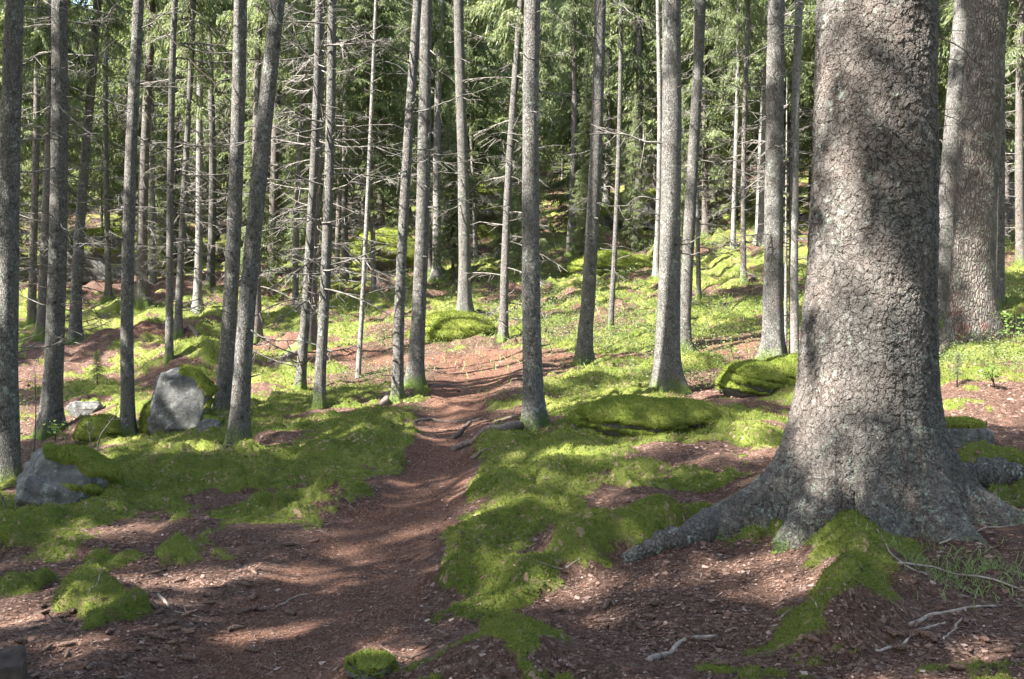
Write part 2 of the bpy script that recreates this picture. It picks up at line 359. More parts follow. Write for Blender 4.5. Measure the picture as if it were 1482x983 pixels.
def mat_bigbark():
    n = N('bark_old_spruce'); c = n.coord()
    warp = n.n('TexNoise', inp={'Vector': c, 'Scale': 9.0, 'Detail': 4.0, 'Roughness': .65}).outputs[1]
    wv = n.n('VectorMath', operation='SCALE', inp={0: warp, 'Scale': .13}).outputs[0]
    vs = n.n('VectorMath', operation='ADD', inp={0: n.mapping(c, (1, 1, .72)), 1: wv}).outputs[0]
    c1 = n.n('TexVoronoi', feature='F1', inp={'Vector': vs, 'Scale': 23.0}); e1 = n.voro(vs, 23.0, 'DISTANCE_TO_EDGE')
    c2 = n.n('TexVoronoi', feature='F1', inp={'Vector': vs, 'Scale': 50.0}); e2 = n.voro(vs, 50.0, 'DISTANCE_TO_EDGE')
    r1 = n.n('SeparateColor', inp={0: c1.outputs['Color']}).outputs; r2 = n.n('SeparateColor', inp={0: c2.outputs['Color']}).outputs
    # every flake is lifted at its lower edge: height rises with the downward offset from the flake's middle
    dz1 = n.n('SeparateXYZ', inp={0: n.n('VectorMath', operation='SUBTRACT', inp={0: c1.outputs['Position'], 1: vs}).outputs[0]}).outputs[2]
    dz2 = n.n('SeparateXYZ', inp={0: n.n('VectorMath', operation='SUBTRACT', inp={0: c2.outputs['Position'], 1: vs}).outputs[0]}).outputs[2]
    big = n.noise(c, 2.2, 4, .6); med = n.noise(c, 7, 5, .65); fine = n.noise(c, 110, 4, .75)
    vert = n.noise(n.mapping(c, (1, 1, .16)), 11, 4, .6)
    z = n.n('SeparateXYZ', inp={0: c}).outputs[2]
    low = n.val(z, .85, .1)
    fl = n.math('ADD', n.math('MULTIPLY', dz1, 7.0), n.math('MULTIPLY', r1[0], .55))
    fl2 = n.math('ADD', n.math('MULTIPLY', dz2, 12.0), n.math('MULTIPLY', r2[0], .6))
    hg = n.math('ADD', n.math('MULTIPLY', fl, .5), n.math('MULTIPLY', fl2, .4))
    hg = n.math('ADD', hg, n.math('MULTIPLY', n.val(e1, 0, .10), .3))
    hg = n.math('ADD', hg, n.math('MULTIPLY', n.val(e2, 0, .08), .15))
    hg = n.math('ADD', hg, n.math('MULTIPLY', fine, .14))
    hg = n.math('ADD', hg, n.math('MULTIPLY', med, .6))
    hg = n.math('ADD', hg, n.math('MULTIPLY', n.math('MULTIPLY', vert, low), 2.4))
    col = n.mix(r2[1], (.050, .046, .042), (.138, .129, .118))
    col = n.mix(n.math('MULTIPLY', r1[1], .55), col, (.175, .164, .15))
    col = n.mix(n.math('MULTIPLY', n.val(big, .42, .66), .5), col, (.15, .112, .095))
    col = n.mix(n.math('MULTIPLY', n.val(fine, .6, .35), .4), col, (.075, .06, .05))
    col = n.mix(n.math('MULTIPLY', n.math('MULTIPLY', n.val(e1, .05, .0), n.val(med, .35, .6)), .55), col, (.05, .038, .032))
    col = n.mix(n.math('MULTIPLY', n.math('MULTIPLY', n.val(e2, .04, .0), n.val(med, .6, .4)), .4), col, (.055, .042, .036))
    col = n.mix(n.math('MULTIPLY', n.val(n.noise(n.mapping(c, (1, 1, .35), (3, 1, 2)), 3.4, 5, .65), .50, .62), .55), col, (.05, .043, .038))
    ls = n.math('MULTIPLY', n.val(n.noise(c, 17, 6, .75), .55, .63), n.val(n.noise(c, 3.1, 3), .46, .58))
    col = n.mix(n.math('MULTIPLY', ls, .6), col, (.30, .35, .29))
    ls2 = n.math('MULTIPLY', n.val(n.noise(c, 30, 5, .7), .57, .64), low)
    col = n.mix(n.math('MULTIPLY', ls2, .55), col, (.26, .33, .25))
    nx = n.n('NewGeometry').outputs['Normal']; up = n.n('SeparateXYZ', inp={0: nx}).outputs[2]
    mz = n.math('ADD', z, n.math('MULTIPLY', n.math('SUBTRACT', n.noise(c, 6, 5, .7), .5), .42))
    mm = n.math('MULTIPLY', n.val(mz, .12, -.06), n.val(n.noise(c, 3.3, 3), .38, .55))
    col = n.mix(n.math('MULTIPLY', mm, .95), col, n.mix(fine, (.035, .08, .008), (.12, .19, .02)))
    n.fin(col, .92, n.bump(n.math('ADD', hg, n.math('MULTIPLY', fine, .3)), .35, .02), .18)
    d = n.n('Displacement', inp={'Height': hg, 'Midlevel': .8, 'Scale': .022})
    n.t.links.new(d.outputs[0], n.out.inputs[2]); n.m.displacement_method = 'BOTH'
    return n.m
M_big = mat_bigbark()

def mat_pine():
    n = N('bark_pine'); c = n.coord()
    w = n.n('TexNoise', inp={'Vector': c, 'Scale': 6.0, 'Detail': 3.0}).outputs[1]
    vs = n.n('VectorMath', operation='ADD', inp={0: n.mapping(c, (1, 1, .34)), 1: n.n('VectorMath', operation='SCALE', inp={0: w, 'Scale': .07}).outputs[0]}).outputs[0]
    e = n.voro(vs, 29, 'DISTANCE_TO_EDGE'); cc = n.n('SeparateColor', inp={0: n.n('TexVoronoi', inp={'Vector': vs, 'Scale': 29.0}).outputs['Color']}).outputs
    fine = n.noise(c, 70, 4, .7)
    col = n.mix(cc[0], (.075, .066, .058), (.17, .153, .138)); col = n.mix(n.val(n.noise(c, 3, 3), .4, .65), col, (.19, .17, .15))
    col = n.mix(n.math('MULTIPLY', n.val(e, .09, .02), .6), col, (.06, .042, .035))
    z = n.n('SeparateXYZ', inp={0: c}).outputs[2]
    col = n.mix(n.math('MULTIPLY', n.math('MULTIPLY', n.val(z, .9, .2), n.val(n.noise(c, 5, 3), .5, .62)), .7), col, (.16, .07, .055))
    col = n.mix(n.math('MULTIPLY', n.val(n.noise(c, 12, 4), .55, .65), .35), col, (.3, .36, .29))
    col = n.mix(n.math('MULTIPLY', n.val(fine, .6, .35), .4), col, (.08, .06, .05))
    hg = n.math('ADD', n.val(e, 0, .25), n.math('ADD', n.math('MULTIPLY', cc[1], .3), n.math('MULTIPLY', fine, .3)))
    return n.fin(col, .93, n.bump(hg, 1.0, .025), .15)
M_pine = mat_pine()
M_bark_root = mat_bark('bark_root', (.05, .045, .04), (.13, .12, .108), (.13, .10, .085), .5, -.02)

def mat_simple(name, stops, scale, rough=.9, bump=.4, bd=.01, detail=4, stretch=(1, 1, 1)):
    n = N(name); c = n.coord(); f = n.noise(n.mapping(c, stretch), scale, detail, .65)
    return n.fin(n.ramp(f, stops), rough, n.bump(f, bump, bd), .15)
M_dead = mat_simple('dead_twig', [(.3, (.04, .034, .03)), (.5, (.11, .10, .088)), (.78, (.26, .24, .22))], 9)
M_dead_dark = mat_simple('dark_twig', [(.3, (.03, .022, .018)), (.7, (.10, .075, .06))], 9)
M_stick = mat_simple('stick', [(.3, (.12, .09, .07)), (.6, (.30, .25, .21)), (.8, (.45, .40, .36))], 25)
M_root = mat_simple('root_bark', [(.3, (.06, .045, .035)), (.6, (.16, .12, .10)), (.8, (.26, .21, .18))], 20)

def mat_needle(name, a, b, dead=.0, transl=.55):
    n = N(name); v = n.attr('v'); rnd = n.n('ObjectInfo').outputs['Random']; c = n.coord()
    col = n.mix(v, a, b)
    col = n.mix(n.math('MULTIPLY', n.val(n.noise(c, .9, 3), .4, .65), .55), col, tuple(x * 1.35 for x in b))
    col = n.mix(n.math('MULTIPLY', rnd, .35), col, (.055, .085, .03))
    if dead: col = n.mix(n.math('MULTIPLY', n.val(n.noise(c, 1.7, 3), .5, .6), dead), col, (.20, .16, .11))
    return n.fin(col, .55, None, .35, transl, n.mix(.5, col, (.27, .32, .09)))
M_needle = mat_needle('spruce_needles', (.055, .082, .034), (.145, .18, .08), .35)
M_needle_pale_lit = mat_needle('spruce_needles_pale_lit', (.10, .135, .06), (.25, .285, .15), .35)  # lightened needle colour stands in for sunlight on the far boughs
M_leaf = mat_needle('broad_leaves', (.09, .17, .03), (.20, .32, .07), 0, .5)
M_bilb = mat_needle('bilberry_leaves', (.07, .10, .035), (.18, .22, .085), .2, .45)
M_grass = mat_needle('grass_blades', (.10, .16, .04), (.22, .30, .10), .2, .4)

def mat_moss(name='moss'):
    n = N(name); c = n.coord(); f = n.noise(c, 130, 3, .7); g = n.noise(c, 2.4, 4, .6); k = n.noise(c, 13, 4, .65)
    col = n.mix(f, (.05, .075, .010), (.125, .155, .026))
    col = n.mix(n.val(g, .38, .65), col, (.165, .18, .038))
    col = n.mix(n.math('MULTIPLY', n.val(k, .58, .72), .55), col, (.13, .095, .05))
    return n.fin(col, .95, n.bump(n.math('ADD', f, k), .7, .02), .1)
M_moss = mat_moss()
def mat_mossb():
    n = N('moss_blades'); v = n.attr('v'); c = n.coord()
    g = n.noise(c, 2.4, 4, .6)
    k = n.noise(c, 16, 4, .7)
    col = n.mix(v, (.055, .085, .010), (.145, .18, .030))
    col = n.mix(n.math('MULTIPLY', n.val(k, .52, .68), .6), col, (.15, .12, .055))
    col = n.mix(n.math('MULTIPLY', n.val(g, .38, .65), .6), col, (.21, .225, .05))
    return n.fin(col, .8, None, .15, .35, n.mix(.5, col, (.21, .25, .04)))
M_mossb = mat_mossb()

def mat_rock():
    n = N('granite_rock'); c = n.coord()
    f = n.noise(c, 7, 6, .7); g = n.noise(c, 60, 4, .7); k = n.noise(c, 2.5, 3)
    col = n.ramp(f, [(.3, (.04, .038, .036)), (.5, (.10, .097, .092)), (.7, (.18, .175, .168))])
    col = n.mix(n.math('MULTIPLY', n.val(n.noise(c, 12, 6, .75), .55, .63), .55), col, (.34, .36, .33))
    col = n.mix(n.math('MULTIPLY', n.val(n.noise(n.mapping(c, (1, 1, 1), (7, 3, 1)), 9, 5, .7), .58, .66), .5), col, (.17, .22, .15))
    col = n.mix(n.math('MULTIPLY', n.val(n.noise(n.mapping(c, (2.4, 2.4, .7), (2, 5, 1)), 4, 4, .6), .54, .66), .7), col, (.035, .034, .033))
    col = n.mix(n.math('MULTIPLY', g, .35), col, (.08, .08, .075))
    return n.fin(col, .88, n.bump(n.math('ADD', f, n.math('MULTIPLY', g, .4)), .8, .05), .25)
M_rock = mat_rock()

def mat_ground():
    n = N('forest_ground'); c = n.n('NewGeometry').outputs['Position']
    mo = n.attr('moss'); pa = n.attr('path'); 
    e = n.noise(c, 9, 6, .7); fine = n.noise(c, 55, 5, .75); ff = n.noise(c, 230, 3, .7); big = n.noise(c, 1.1, 4, .6)
    wc = n.n('TexNoise', inp={'Vector': c, 'Scale': 30.0, 'Detail': 2.0}).outputs[1]
    vv = n.n('VectorMath', operation='ADD', inp={0: c, 1: n.n('VectorMath', operation='SCALE', inp={0: wc, 'Scale': .04}).outputs[0]}).outputs[0]
    fl = n.n('TexVoronoi', inp={'Vector': n.mapping(vv, (1, 1, .3)), 'Scale': 46.0}); flc = n.n('SeparateColor', inp={0: fl.outputs['Color']}).outputs
    nd = n.n('TexVoronoi', inp={'Vector': n.mapping(vv, (1.0, .28, .3)), 'Scale': 190.0}); ndc = n.n('SeparateColor', inp={0: nd.outputs['Color']}).outputs
    # litter: pinkish brown flakes on dark duff
    lit = n.ramp(flc[0], [(0, (.042, .025, .019)), (.35, (.09, .052, .039)), (.62, (.155, .097, .075)), (.84, (.26, .185, .155)), (.95, (.07, .045, .036))], 'CONSTANT')
    lit = n.mix(n.val(ndc[0], .3, .8), lit, (.125, .066, .045))
    lit = n.mix(n.math('MULTIPLY', n.val(fine, .6, .35), .75), lit, (.04, .027, .02))
    # path: trodden red-brown needles
    pt = n.ramp(ndc[0], [(0, (.055, .025, .016)), (.4, (.115, .053, .034)), (.7, (.18, .09, .058)), (.93, (.28, .17, .12))])
    pt = n.mix(n.val(fine, .62, .36), pt, (.07, .036, .024))
    pt = n.mix(n.math('MULTIPLY', n.val(n.noise(c, 4.2, 4, .6), .5, .68), .5), pt, (.15, .085, .062))
    col = n.mix(n.val(n.math('ADD', pa, n.math('MULTIPLY', n.math('SUBTRACT', e, .5), .8)), .3, .62), lit, pt)
    ms = n.mix(ff, (.045, .068, .010), (.125, .15, .028))
    ms = n.mix(n.val(big, .4, .66), ms, (.165, .175, .042))
    ms = n.mix(n.math('MULTIPLY', n.val(e, .54, .66), .8), ms, (.14, .095, .06))
    ms = n.mix(n.math('MULTIPLY', n.val(fine, .55, .35), .5), ms, (.03, .05, .006))
    mf = n.val(n.math('ADD', mo, n.math('MULTIPLY', n.math('SUBTRACT', n.math('ADD', n.math('MULTIPLY', e, .5), n.math('MULTIPLY', fine, .5)), .5), 2.2)), .34, .70)
    # flakes and needles strewn over the moss
    strew = n.math('MULTIPLY', n.val(flc[1], .88, .90), n.val(n.noise(c, 3.4, 3), .45, .6))
    ms = n.mix(strew, ms, (.28, .19, .14))
    col = n.mix(mf, col, ms)
    hg = n.math('ADD', n.math('MULTIPLY', fine, .7), n.math('ADD', n.math('MULTIPLY', flc[2], .45), n.math('MULTIPLY', ff, .3)))
    hg = n.math('ADD', hg, n.math('MULTIPLY', e, .8))
    return n.fin(col, .95, n.bump(hg, .9, .028), .12)
M_ground = mat_ground()
def mat_flake():
    n = N('litter_flakes'); v = n.attr('v'); c = n.coord()
    col = n.ramp(v, [(0, (.055, .03, .022)), (.25, (.12, .066, .047)), (.5, (.19, .115, .087)), (.72, (.28, .19, .155)), (.88, (.38, .29, .25)), (1, (.50, .43, .39))])
    col = n.mix(n.math('MULTIPLY', n.noise(c, 80, 3), .35), col, (.09, .06, .045))
    return n.fin(col, .85, None, .2, .12)
M_flake = mat_flake()
def mat_cone():
    n = N('cone_scales'); c = n.coord(); v = n.voro(n.mapping(c, (1, 1, .8)), 230); 
    return n.fin(n.ramp(v, [(0, (.20, .12, .085)), (.4, (.12, .07, .048)), (.7, (.03, .018, .013))]), .7, None, .3)
M_cone = mat_cone()
M_stump = mat_simple('rotten_wood', [(.3, (.05, .035, .02)), (.5, (.11, .10, .04)), (.75, (.12, .17, .03))], 14, .95, .8, .03, 5, (1, 1, .3))
print('materials done')

# ------------------------------------------------------------------ ground
def build_ground():
    r = np.concatenate([np.geomspace(.25, 3.0, 40, endpoint=False), np.geomspace(3.0, 16, 430, endpoint=False), np.geomspace(16, 90, 230, endpoint=False), np.geomspace(90, 420, 30)])
    th = np.concatenate([np.linspace(-180, -38, 90, endpoint=False), np.linspace(-38, 38, 720, endpoint=False), np.linspace(38, 180, 90, endpoint=False)])
    T, Rr = np.meshgrid(np.radians(th), r)
    X = np.sin(T) * Rr; Y = np.cos(T) * Rr
    m = mossmask(X, Y); Z = h(X, Y) + moss_lift(X, Y, m)
    nr, nt = X.shape
    V = np.stack([X, Y, Z], -1).reshape(-1, 3)
    V = np.vstack([V, [[0, 0, float(h(0, 0))]]])
    i = np.arange(nr - 1)[:, None] * nt; j = np.arange(nt)[None, :]; j2 = (j + 1) % nt
    F = np.stack([i + j, i + j2, i + nt + j2, i + nt + j], -1).reshape(-1, 4)[:, ::-1]
    jj = np.arange(nt); F3 = np.stack([np.full(nt, len(V) - 1), jj, (jj + 1) % nt], 1)[:, ::-1]
    pm = np.maximum(pathmask(X, Y), .8 * path2mask(X, Y))
    me = mesh('ground', V, [F, F3], [M_ground], True, None, {'moss': np.append(m.ravel(), 0), 'path': np.append(pm.ravel(), 1)})
    o = obj('ground', me); tag(o, 'forest floor of moss, needle litter and a trodden path', None, None, 'structure')
build_ground()
print('ground done')

# ------------------------------------------------------------------ tree meshes
def frac(z0, z1, n, p): return z0 + (z1 - z0) * np.linspace(0, 1, n) ** p
def trunk_mesh(name, d, H, seed, mat, roots=None, flare=.75, fh=.22, bend=.05, sides=28, depth=.35, taper=.80, rings=70):
    """d: diameter at breast height; roots: list of (angle, reach m, width rad)"""
    g = np.random.default_rng(seed)
    z = np.concatenate([np.linspace(-depth, 1.0, rings // 2, endpoint=False), frac(1.0, H, rings, 1.0)])
    th = np.linspace(0, 2 * np.pi, sides, endpoint=False)
    Z, T = np.meshgrid(z, th, indexing='ij')
    zc = np.clip(Z, 0, None)
    rad = d / 2 * (1 + .10 - taper * (zc / H) ** 1.05)
    rad = rad * (1 + flare * .35 * np.exp(-zc / fh) + .12 * np.exp(-zc / .6))
    if roots is None:
        k = g.integers(4, 7); a0 = g.uniform(0, 6.28)
        roots = [(a0 + i * 2 * np.pi / k + g.uniform(-.4, .4), d * g.uniform(.5, 1.25) * flare, g.uniform(.22, .36)) for i in range(k)]
    low = np.exp(-((np.clip(Z, -.1, None) + .1) / fh))
    for a, reach, w in roots:
        dd = np.angle(np.exp(1j * (T - a)))
        rad = rad + reach * np.exp(-(dd / w) ** 2) * low
        rad = rad + reach * .12 * np.exp(-(dd / (w * 1.5)) ** 2) * np.exp(-zc / (fh * 4))
    rad = rad * (1 + .035 * vnoise(T * 3 / 6.283 * 2 + seed, Z * 1.4, seed) * 1)
    # a seamless lumpy term
    rad = rad + d * .018 * vnoise(np.cos(T) * 2.2 + Z * .8 + seed, np.sin(T) * 2.2 + Z * 3.1, seed + 3)
    ph = g.uniform(0, 6.28, 2)
    ox = bend * (np.sin(Z * .45 + ph[0]) - np.sin(ph[0])) * np.clip(Z, 0, 1); oy = bend * (np.sin(Z * .37 + ph[1]) - np.sin(ph[1])) * np.clip(Z, 0, 1)
    V = np.stack([np.cos(T) * rad + ox, np.sin(T) * rad + oy, Z], -1).reshape(-1, 3)
    n, k = len(z), sides
    i = np.arange(n - 1)[:, None] * k; j = np.arange(k)[None, :]; j2 = (j + 1) % k
    F = np.stack([i + j, i + j2, i + k + j2, i + k + j], -1).reshape(-1, 4)
    return mesh(name, V, F, [mat]), (lambda zz: (bend * (math.sin(zz * .45 + ph[0]) - math.sin(ph[0])) * min(max(zz, 0), 1), bend * (math.sin(zz * .37 + ph[1]) - math.sin(ph[1])) * min(max(zz, 0), 1))), (lambda zz: d / 2 * (1.10 - taper * (zz / H) ** 1.05))

def sprays(P, D, L, W, g):
    """kite-shaped needle sprays: base P, direction D (unit), length L, width W"""
    n = len(P)
    Rn = g.normal(size=(n, 3)); S = np.cross(D, Rn); S /= np.linalg.norm(S, axis=1)[:, None] + 1e-9
    U = np.cross(D, S)
    L = L[:, None]; W = W[:, None]
    A = P + D * L * .42 + S * W * .5 + U * W * .12; B = P + D * L + U * W * -.15; C = P + D * L * .42 - S * W * .5 + U * W * .12
    V = np.stack([P, A, B, C], 1).reshape(-1, 3)
    F = np.arange(n * 4).reshape(-1, 4)
    return V, F
def crown_mesh(name, seed, z0, z1, Rmax, mats, whorl=.36, gap=.12, spray=.09, step=.075, low_sparse=True):
    g = np.random.default_rng(seed)
    wood = MB(); SP, SD, SL = [], [], []
    z = z0
    while z < z1:
        t = (z - z0) / (z1 - z0)
        prof = Rmax * (min(1, .45 + t * 3.2) * (1 - t) ** .8 + .04)
        nb = g.integers(4, 7); a0 = g.uniform(0, 6.28)
        for b in range(nb):
            if g.random() < gap + (.35 if (t < .12 and low_sparse) else 0): continue
            az = a0 + b * 6.283 / nb + g.uniform(-.3, .3)
            L = max(.18, prof * g.uniform(.6, 1.15)); zz = z + g.uniform(-.12, .12)
            s = np.linspace(0, 1, 9)
            droop = g.uniform(.28, .55) * (1 - .75 * t); 
            hz = L * (.10 * s - droop * s ** 1.4 + .22 * droop * s ** 4) + (t > .7) * L * .35 * s
            side = g.uniform(-.12, .12) * L * s ** 2
            dx, dy = math.cos(az), math.sin(az)
            Pl = np.stack([dx * L * s - dy * side, dy * L * s + dx * side, zz + hz], 1)
            wood.tube(Pl, np.linspace(.011 + .006 * L, .003, 9), 3, False)
            m = max(3, int(L * .88 / step)); ss = np.linspace(.12 if t > .15 else .3, 1.0, m) + g.uniform(-.01, .01, m)
            for sd in (-1, 1):
                bp = np.stack([np.interp(ss, s, Pl[:, q]) for q in range(3)], 1)
                tl = (.10 + .46 * L * (1 - ss) ** .8 * np.clip(ss * 4, 0, 1)) * g.uniform(.6, 1.2, m); tl = np.clip(tl, .07, .62)
                out = np.array([dx, dy, 0]); lat = np.array([-dy, dx, 0]) * sd
                hang = g.uniform(.15, .95, m)
                D = out[None] * g.uniform(.45, .8, m)[:, None] + lat[None] * g.uniform(.6, 1., m)[:, None] - np.array([0, 0, 1])[None] * hang[:, None]
                D /= np.linalg.norm(D, axis=1)[:, None]
                for q in range(int(np.ceil(.62 / .05))):
                    dpos = q * .05; ok = dpos < tl
                    if not ok.any(): break
                    P0 = bp[ok] + D[ok] * dpos + np.array([0, 0, -1.0]) * (dpos ** 2 * .7)
                    for e in (0, 1):
                        if g.random() < .25: continue
                        DD = D[ok] + g.normal(size=(ok.sum(), 3)) * .38 - np.array([0, 0, .25 + dpos])
                        DD /= np.linalg.norm(DD, axis=1)[:, None]
                        SP.append(P0); SD.append(DD); SL.append(np.full(ok.sum(), 1.0))
        z += whorl * g.uniform(.75, 1.25) * (1 - .35 * t)
    SP = np.concatenate(SP); SD = np.concatenate(SD); n = len(SP)
    L = spray * g.uniform(.7, 1.45, n); W = L * g.uniform(.22, .36, n)
    V, F = sprays(SP, SD, L, W, g)
    v = np.repeat(g.uniform(0, 1, n) ** 1.3, 4)
    nw = wood.n; VW = np.concatenate(wood.V); FW = np.concatenate(wood.F4)
    V = np.vstack([VW, V]); F = np.vstack([FW, F + nw])
    midx = np.concatenate([np.ones(len(FW), int), np.zeros(n, int)])
    return mesh(name, V, F, mats, False, midx, {'v': np.concatenate([np.zeros(nw), v])})

def dead_branch_mesh(name, seed, L, sub=1.0, mat=None, rad=.0068):
    g = np.random.default_rng(seed); mb = MB()
    s = np.linspace(0, 1, 9)
    kink = np.cumsum(g.normal(size=(9, 2)) * .035 * L, axis=0); kink[0] = 0
    c1, c2 = g.uniform(-.25, .1), g.uniform(-.1, .35)
    P = np.stack([L * s, kink[:, 0] + g.uniform(-.2, .2) * L * s ** 2, kink[:, 1] * .6 + L * (c1 * s + c2 * s ** 2.5)], 1)
    mb.tube(P, np.linspace(rad * (.75 + L * .45), rad * .33, 9), 5)
    ns = int(L * 13 * sub)
    for i in range(ns):
        t = g.uniform(.18, .98); b = np.array([np.interp(t, s, P[:, q]) for q in range(3)])
        l = g.uniform(.08, .42) * (1.1 - t) * min(L, 1.3) + .05
        d = np.array([g.uniform(.3, 1), g.choice([-1, 1]) * g.uniform(.4, 1), g.uniform(-.7, .3)]); d /= np.linalg.norm(d)
        u = np.linspace(0, 1, 5)[:, None]; bend = g.normal(size=3) * .18
        Q = b + d * l * u + bend * l * u ** 2 - np.array([0, 0, .12]) * l * u ** 2
        mb.tube(Q, np.linspace(rad * .5, rad * .22, 5), 4, False)
        if l > .15:
            for k in range(g.integers(1, 4)):
                w = g.uniform(.3, .9); bb = np.array([np.interp(w, u[:, 0], Q[:, q]) for q in range(3)])
                d2 = d + g.normal(size=3) * .7; d2 /= np.linalg.norm(d2)
                u2 = np.linspace(0, 1, 3)[:, None]; mb.tube(bb + d2 * l * .45 * u2, np.linspace(rad * .3, rad * .17, 3), 3, False)
    return mb.build(name, [mat or M_dead])

DB = {'stub': [dead_branch_mesh('dead_branch', 100 + i, .10 + .05 * i, 0, M_dead, .010) for i in range(4)],
      'mid': [dead_branch_mesh('dead_branch', 120 + i, .45 + .15 * i, .8) for i in range(5)],
      'long': [dead_branch_mesh('dead_branch', 140 + i, 1.05 + .2 * i, 1.2) for i in range(5)]}
HIGH = [crown_mesh('spruce_crown', 11 + i, 0, z, r, [M_needle, M_dead_dark], .44, .58, .18, .08) for i, (z, r) in enumerate([(8.5, 1.7), (10, 1.9), (7, 1.5)])]
TOP = [crown_mesh('spruce_crown', 21 + i, 0, z, r, [M_needle, M_dead_dark], .42, .44, .14, .09) for i, (z, r) in enumerate([(7, 1.4), (8, 1.6), (6, 1.25)])]
LOW = [crown_mesh('spruce_crown', 31 + i, 0, z, r, [m, M_dead], .30, g_, .115, .075) for i, (z, r, m, g_) in enumerate([(13, 2.1, M_needle_pale_lit, .25), (14, 2.4, M_needle_pale_lit, .25), (11, 1.7, M_needle_pale_lit, .22), (12, 2.0, M_needle, .25)])]
TINY = crown_mesh('sapling_crown', 51, 0, 1.0, .42, [M_needle_pale_lit, M_dead_dark], .09, .1, .05, .04, False)
print('crown faces', [len(m.polygons) for m in HIGH + LOW + [TINY]])

def twig_cloud(seed, H, n=26):
    g = np.random.default_rng(seed); mb = MB()
    for i in range(n):
        z = g.uniform(.8, H); az = g.uniform(0, 6.28); L = g.uniform(.4, 1.6); s = np.linspace(0, 1, 6)
        d = np.array([math.cos(az), math.sin(az), 0]); lat = np.array([-d[1], d[0], 0])
        P = d * L * s[:, None] + np.array([0, 0, 1]) * (z + L * (g.uniform(-.3, .15) * s + g.uniform(-.2, .3) * s ** 2))[:, None] + lat * (g.uniform(-.2, .2) * L * s ** 2)[:, None]
        mb.tube(P, np.linspace(.016, .007, 6), 3, False)
        for k in range(int(L * 12)):
            w = g.uniform(.2, 1); b = np.array([np.interp(w, s, P[:, q]) for q in range(3)]); dd = d * g.uniform(.3, 1) + lat * g.choice([-1, 1]) * g.uniform(.4, 1) - np.array([0, 0, g.uniform(0, .8)])
            l = g.uniform(.1, .35); uu = np.linspace(0, 1, 3)[:, None]
            mb.tube(b + dd * l * uu, np.linspace(.008, .004, 3), 3, False)
    return mb.build('dead_twigs', [M_dead])
TW = [twig_cloud(400 + i, 7, 80) for i in range(3)]
TWM = [twig_cloud(450 + i, 6.5, 26) for i in range(3)]
def ray_at_y(px, py, Y):
    dx, dy, dz = rays(px, py); t = Y / dy
    return float(dx * t), float(Y), float(CAMZ + dz * t)
tree_feet = []
def add_dead(t, fz, rz, zlo, zhi, n, kinds, seed, azbias=None, scale=1.0):
    g = np.random.default_rng(seed)
    for i in range(n):
        zz = g.uniform(zlo, zhi); k = kinds[g.integers(len(kinds))]
        me = DB[k][g.integers(len(DB[k]))]
        az = g.uniform(0, 6.283); o = bpy.data.objects.new('dead_branch', me); COL.objects.link(o); o.parent = t
        cx, cy = fz(zz); r = rz(zz) * .8
        o.location = (cx + math.cos(az) * r, cy + math.sin(az) * r, zz)
        o.rotation_euler = (g.uniform(-.5, .5), g.uniform(-.35, .35), az); s = scale * g.uniform(.75, 1.2); o.scale = (s, s, s)
def tree_px(bx, by, tx, w, label, seed, mat=None, crown=None, H=19, cz=7.5, dead=(6, 4, 0), name='spruce_tree', wy=330, flare=.75, roots=None, group=None, pale=False, sink=.05, bend=.065, category='tree', hgt=7, dscale=1.0):
    x, y, z = at(bx, by)
    dist = math.hypot(x, y)
    d = w / F_PX * y * 1.0
    tx_, _, tz_ = ray_at_y(tx, 0, y)
    lean = math.atan2(tx_ - x, tz_ - z)
    t = thing(name, label, category, (x, y, z - sink), group, (0, lean, 0))
    me, fz, rz = trunk_mesh('trunk', d, H, seed, mat or M_bark, roots, flare, .10 + .35 * d, bend, 32 if y < 16 else 20)
    obj('trunk', me, t)
    if crown is not None:
        cz = max(H - [7, 8, 6][crown] + .2, H * .5)
        c = obj('crown', TOP[crown], t, (*fz(cz), cz)); c.rotation_euler = (0, 0, seed * 1.7)
        if y > 15: c.scale = (.7, .7, 1)
        if y > 18.5 and seed % 3:
            cz = 4.6 + (seed % 5) * .45; c.data = LOW[seed % 4]; c.location = (*fz(cz), cz); c.scale = (.55, .55, (H - cz) / [13, 14, 11, 12][seed % 4])
    zt = min(H * .6, hgt)
    if dead[0]: add_dead(t, fz, rz, .7, zt, dead[0], ['stub'], seed + 1)
    if dead[1]: add_dead(t, fz, rz, 1.2, zt, int(dead[1] * 1.4), ['mid', 'stub', 'mid'], seed + 2, scale=dscale)
    if dead[2]: add_dead(t, fz, rz, 1.6, zt, int(dead[2] * 1.4), ['long', 'mid'], seed + 3, scale=dscale)
    tree_feet.append((x, y))
    return t, fz, rz

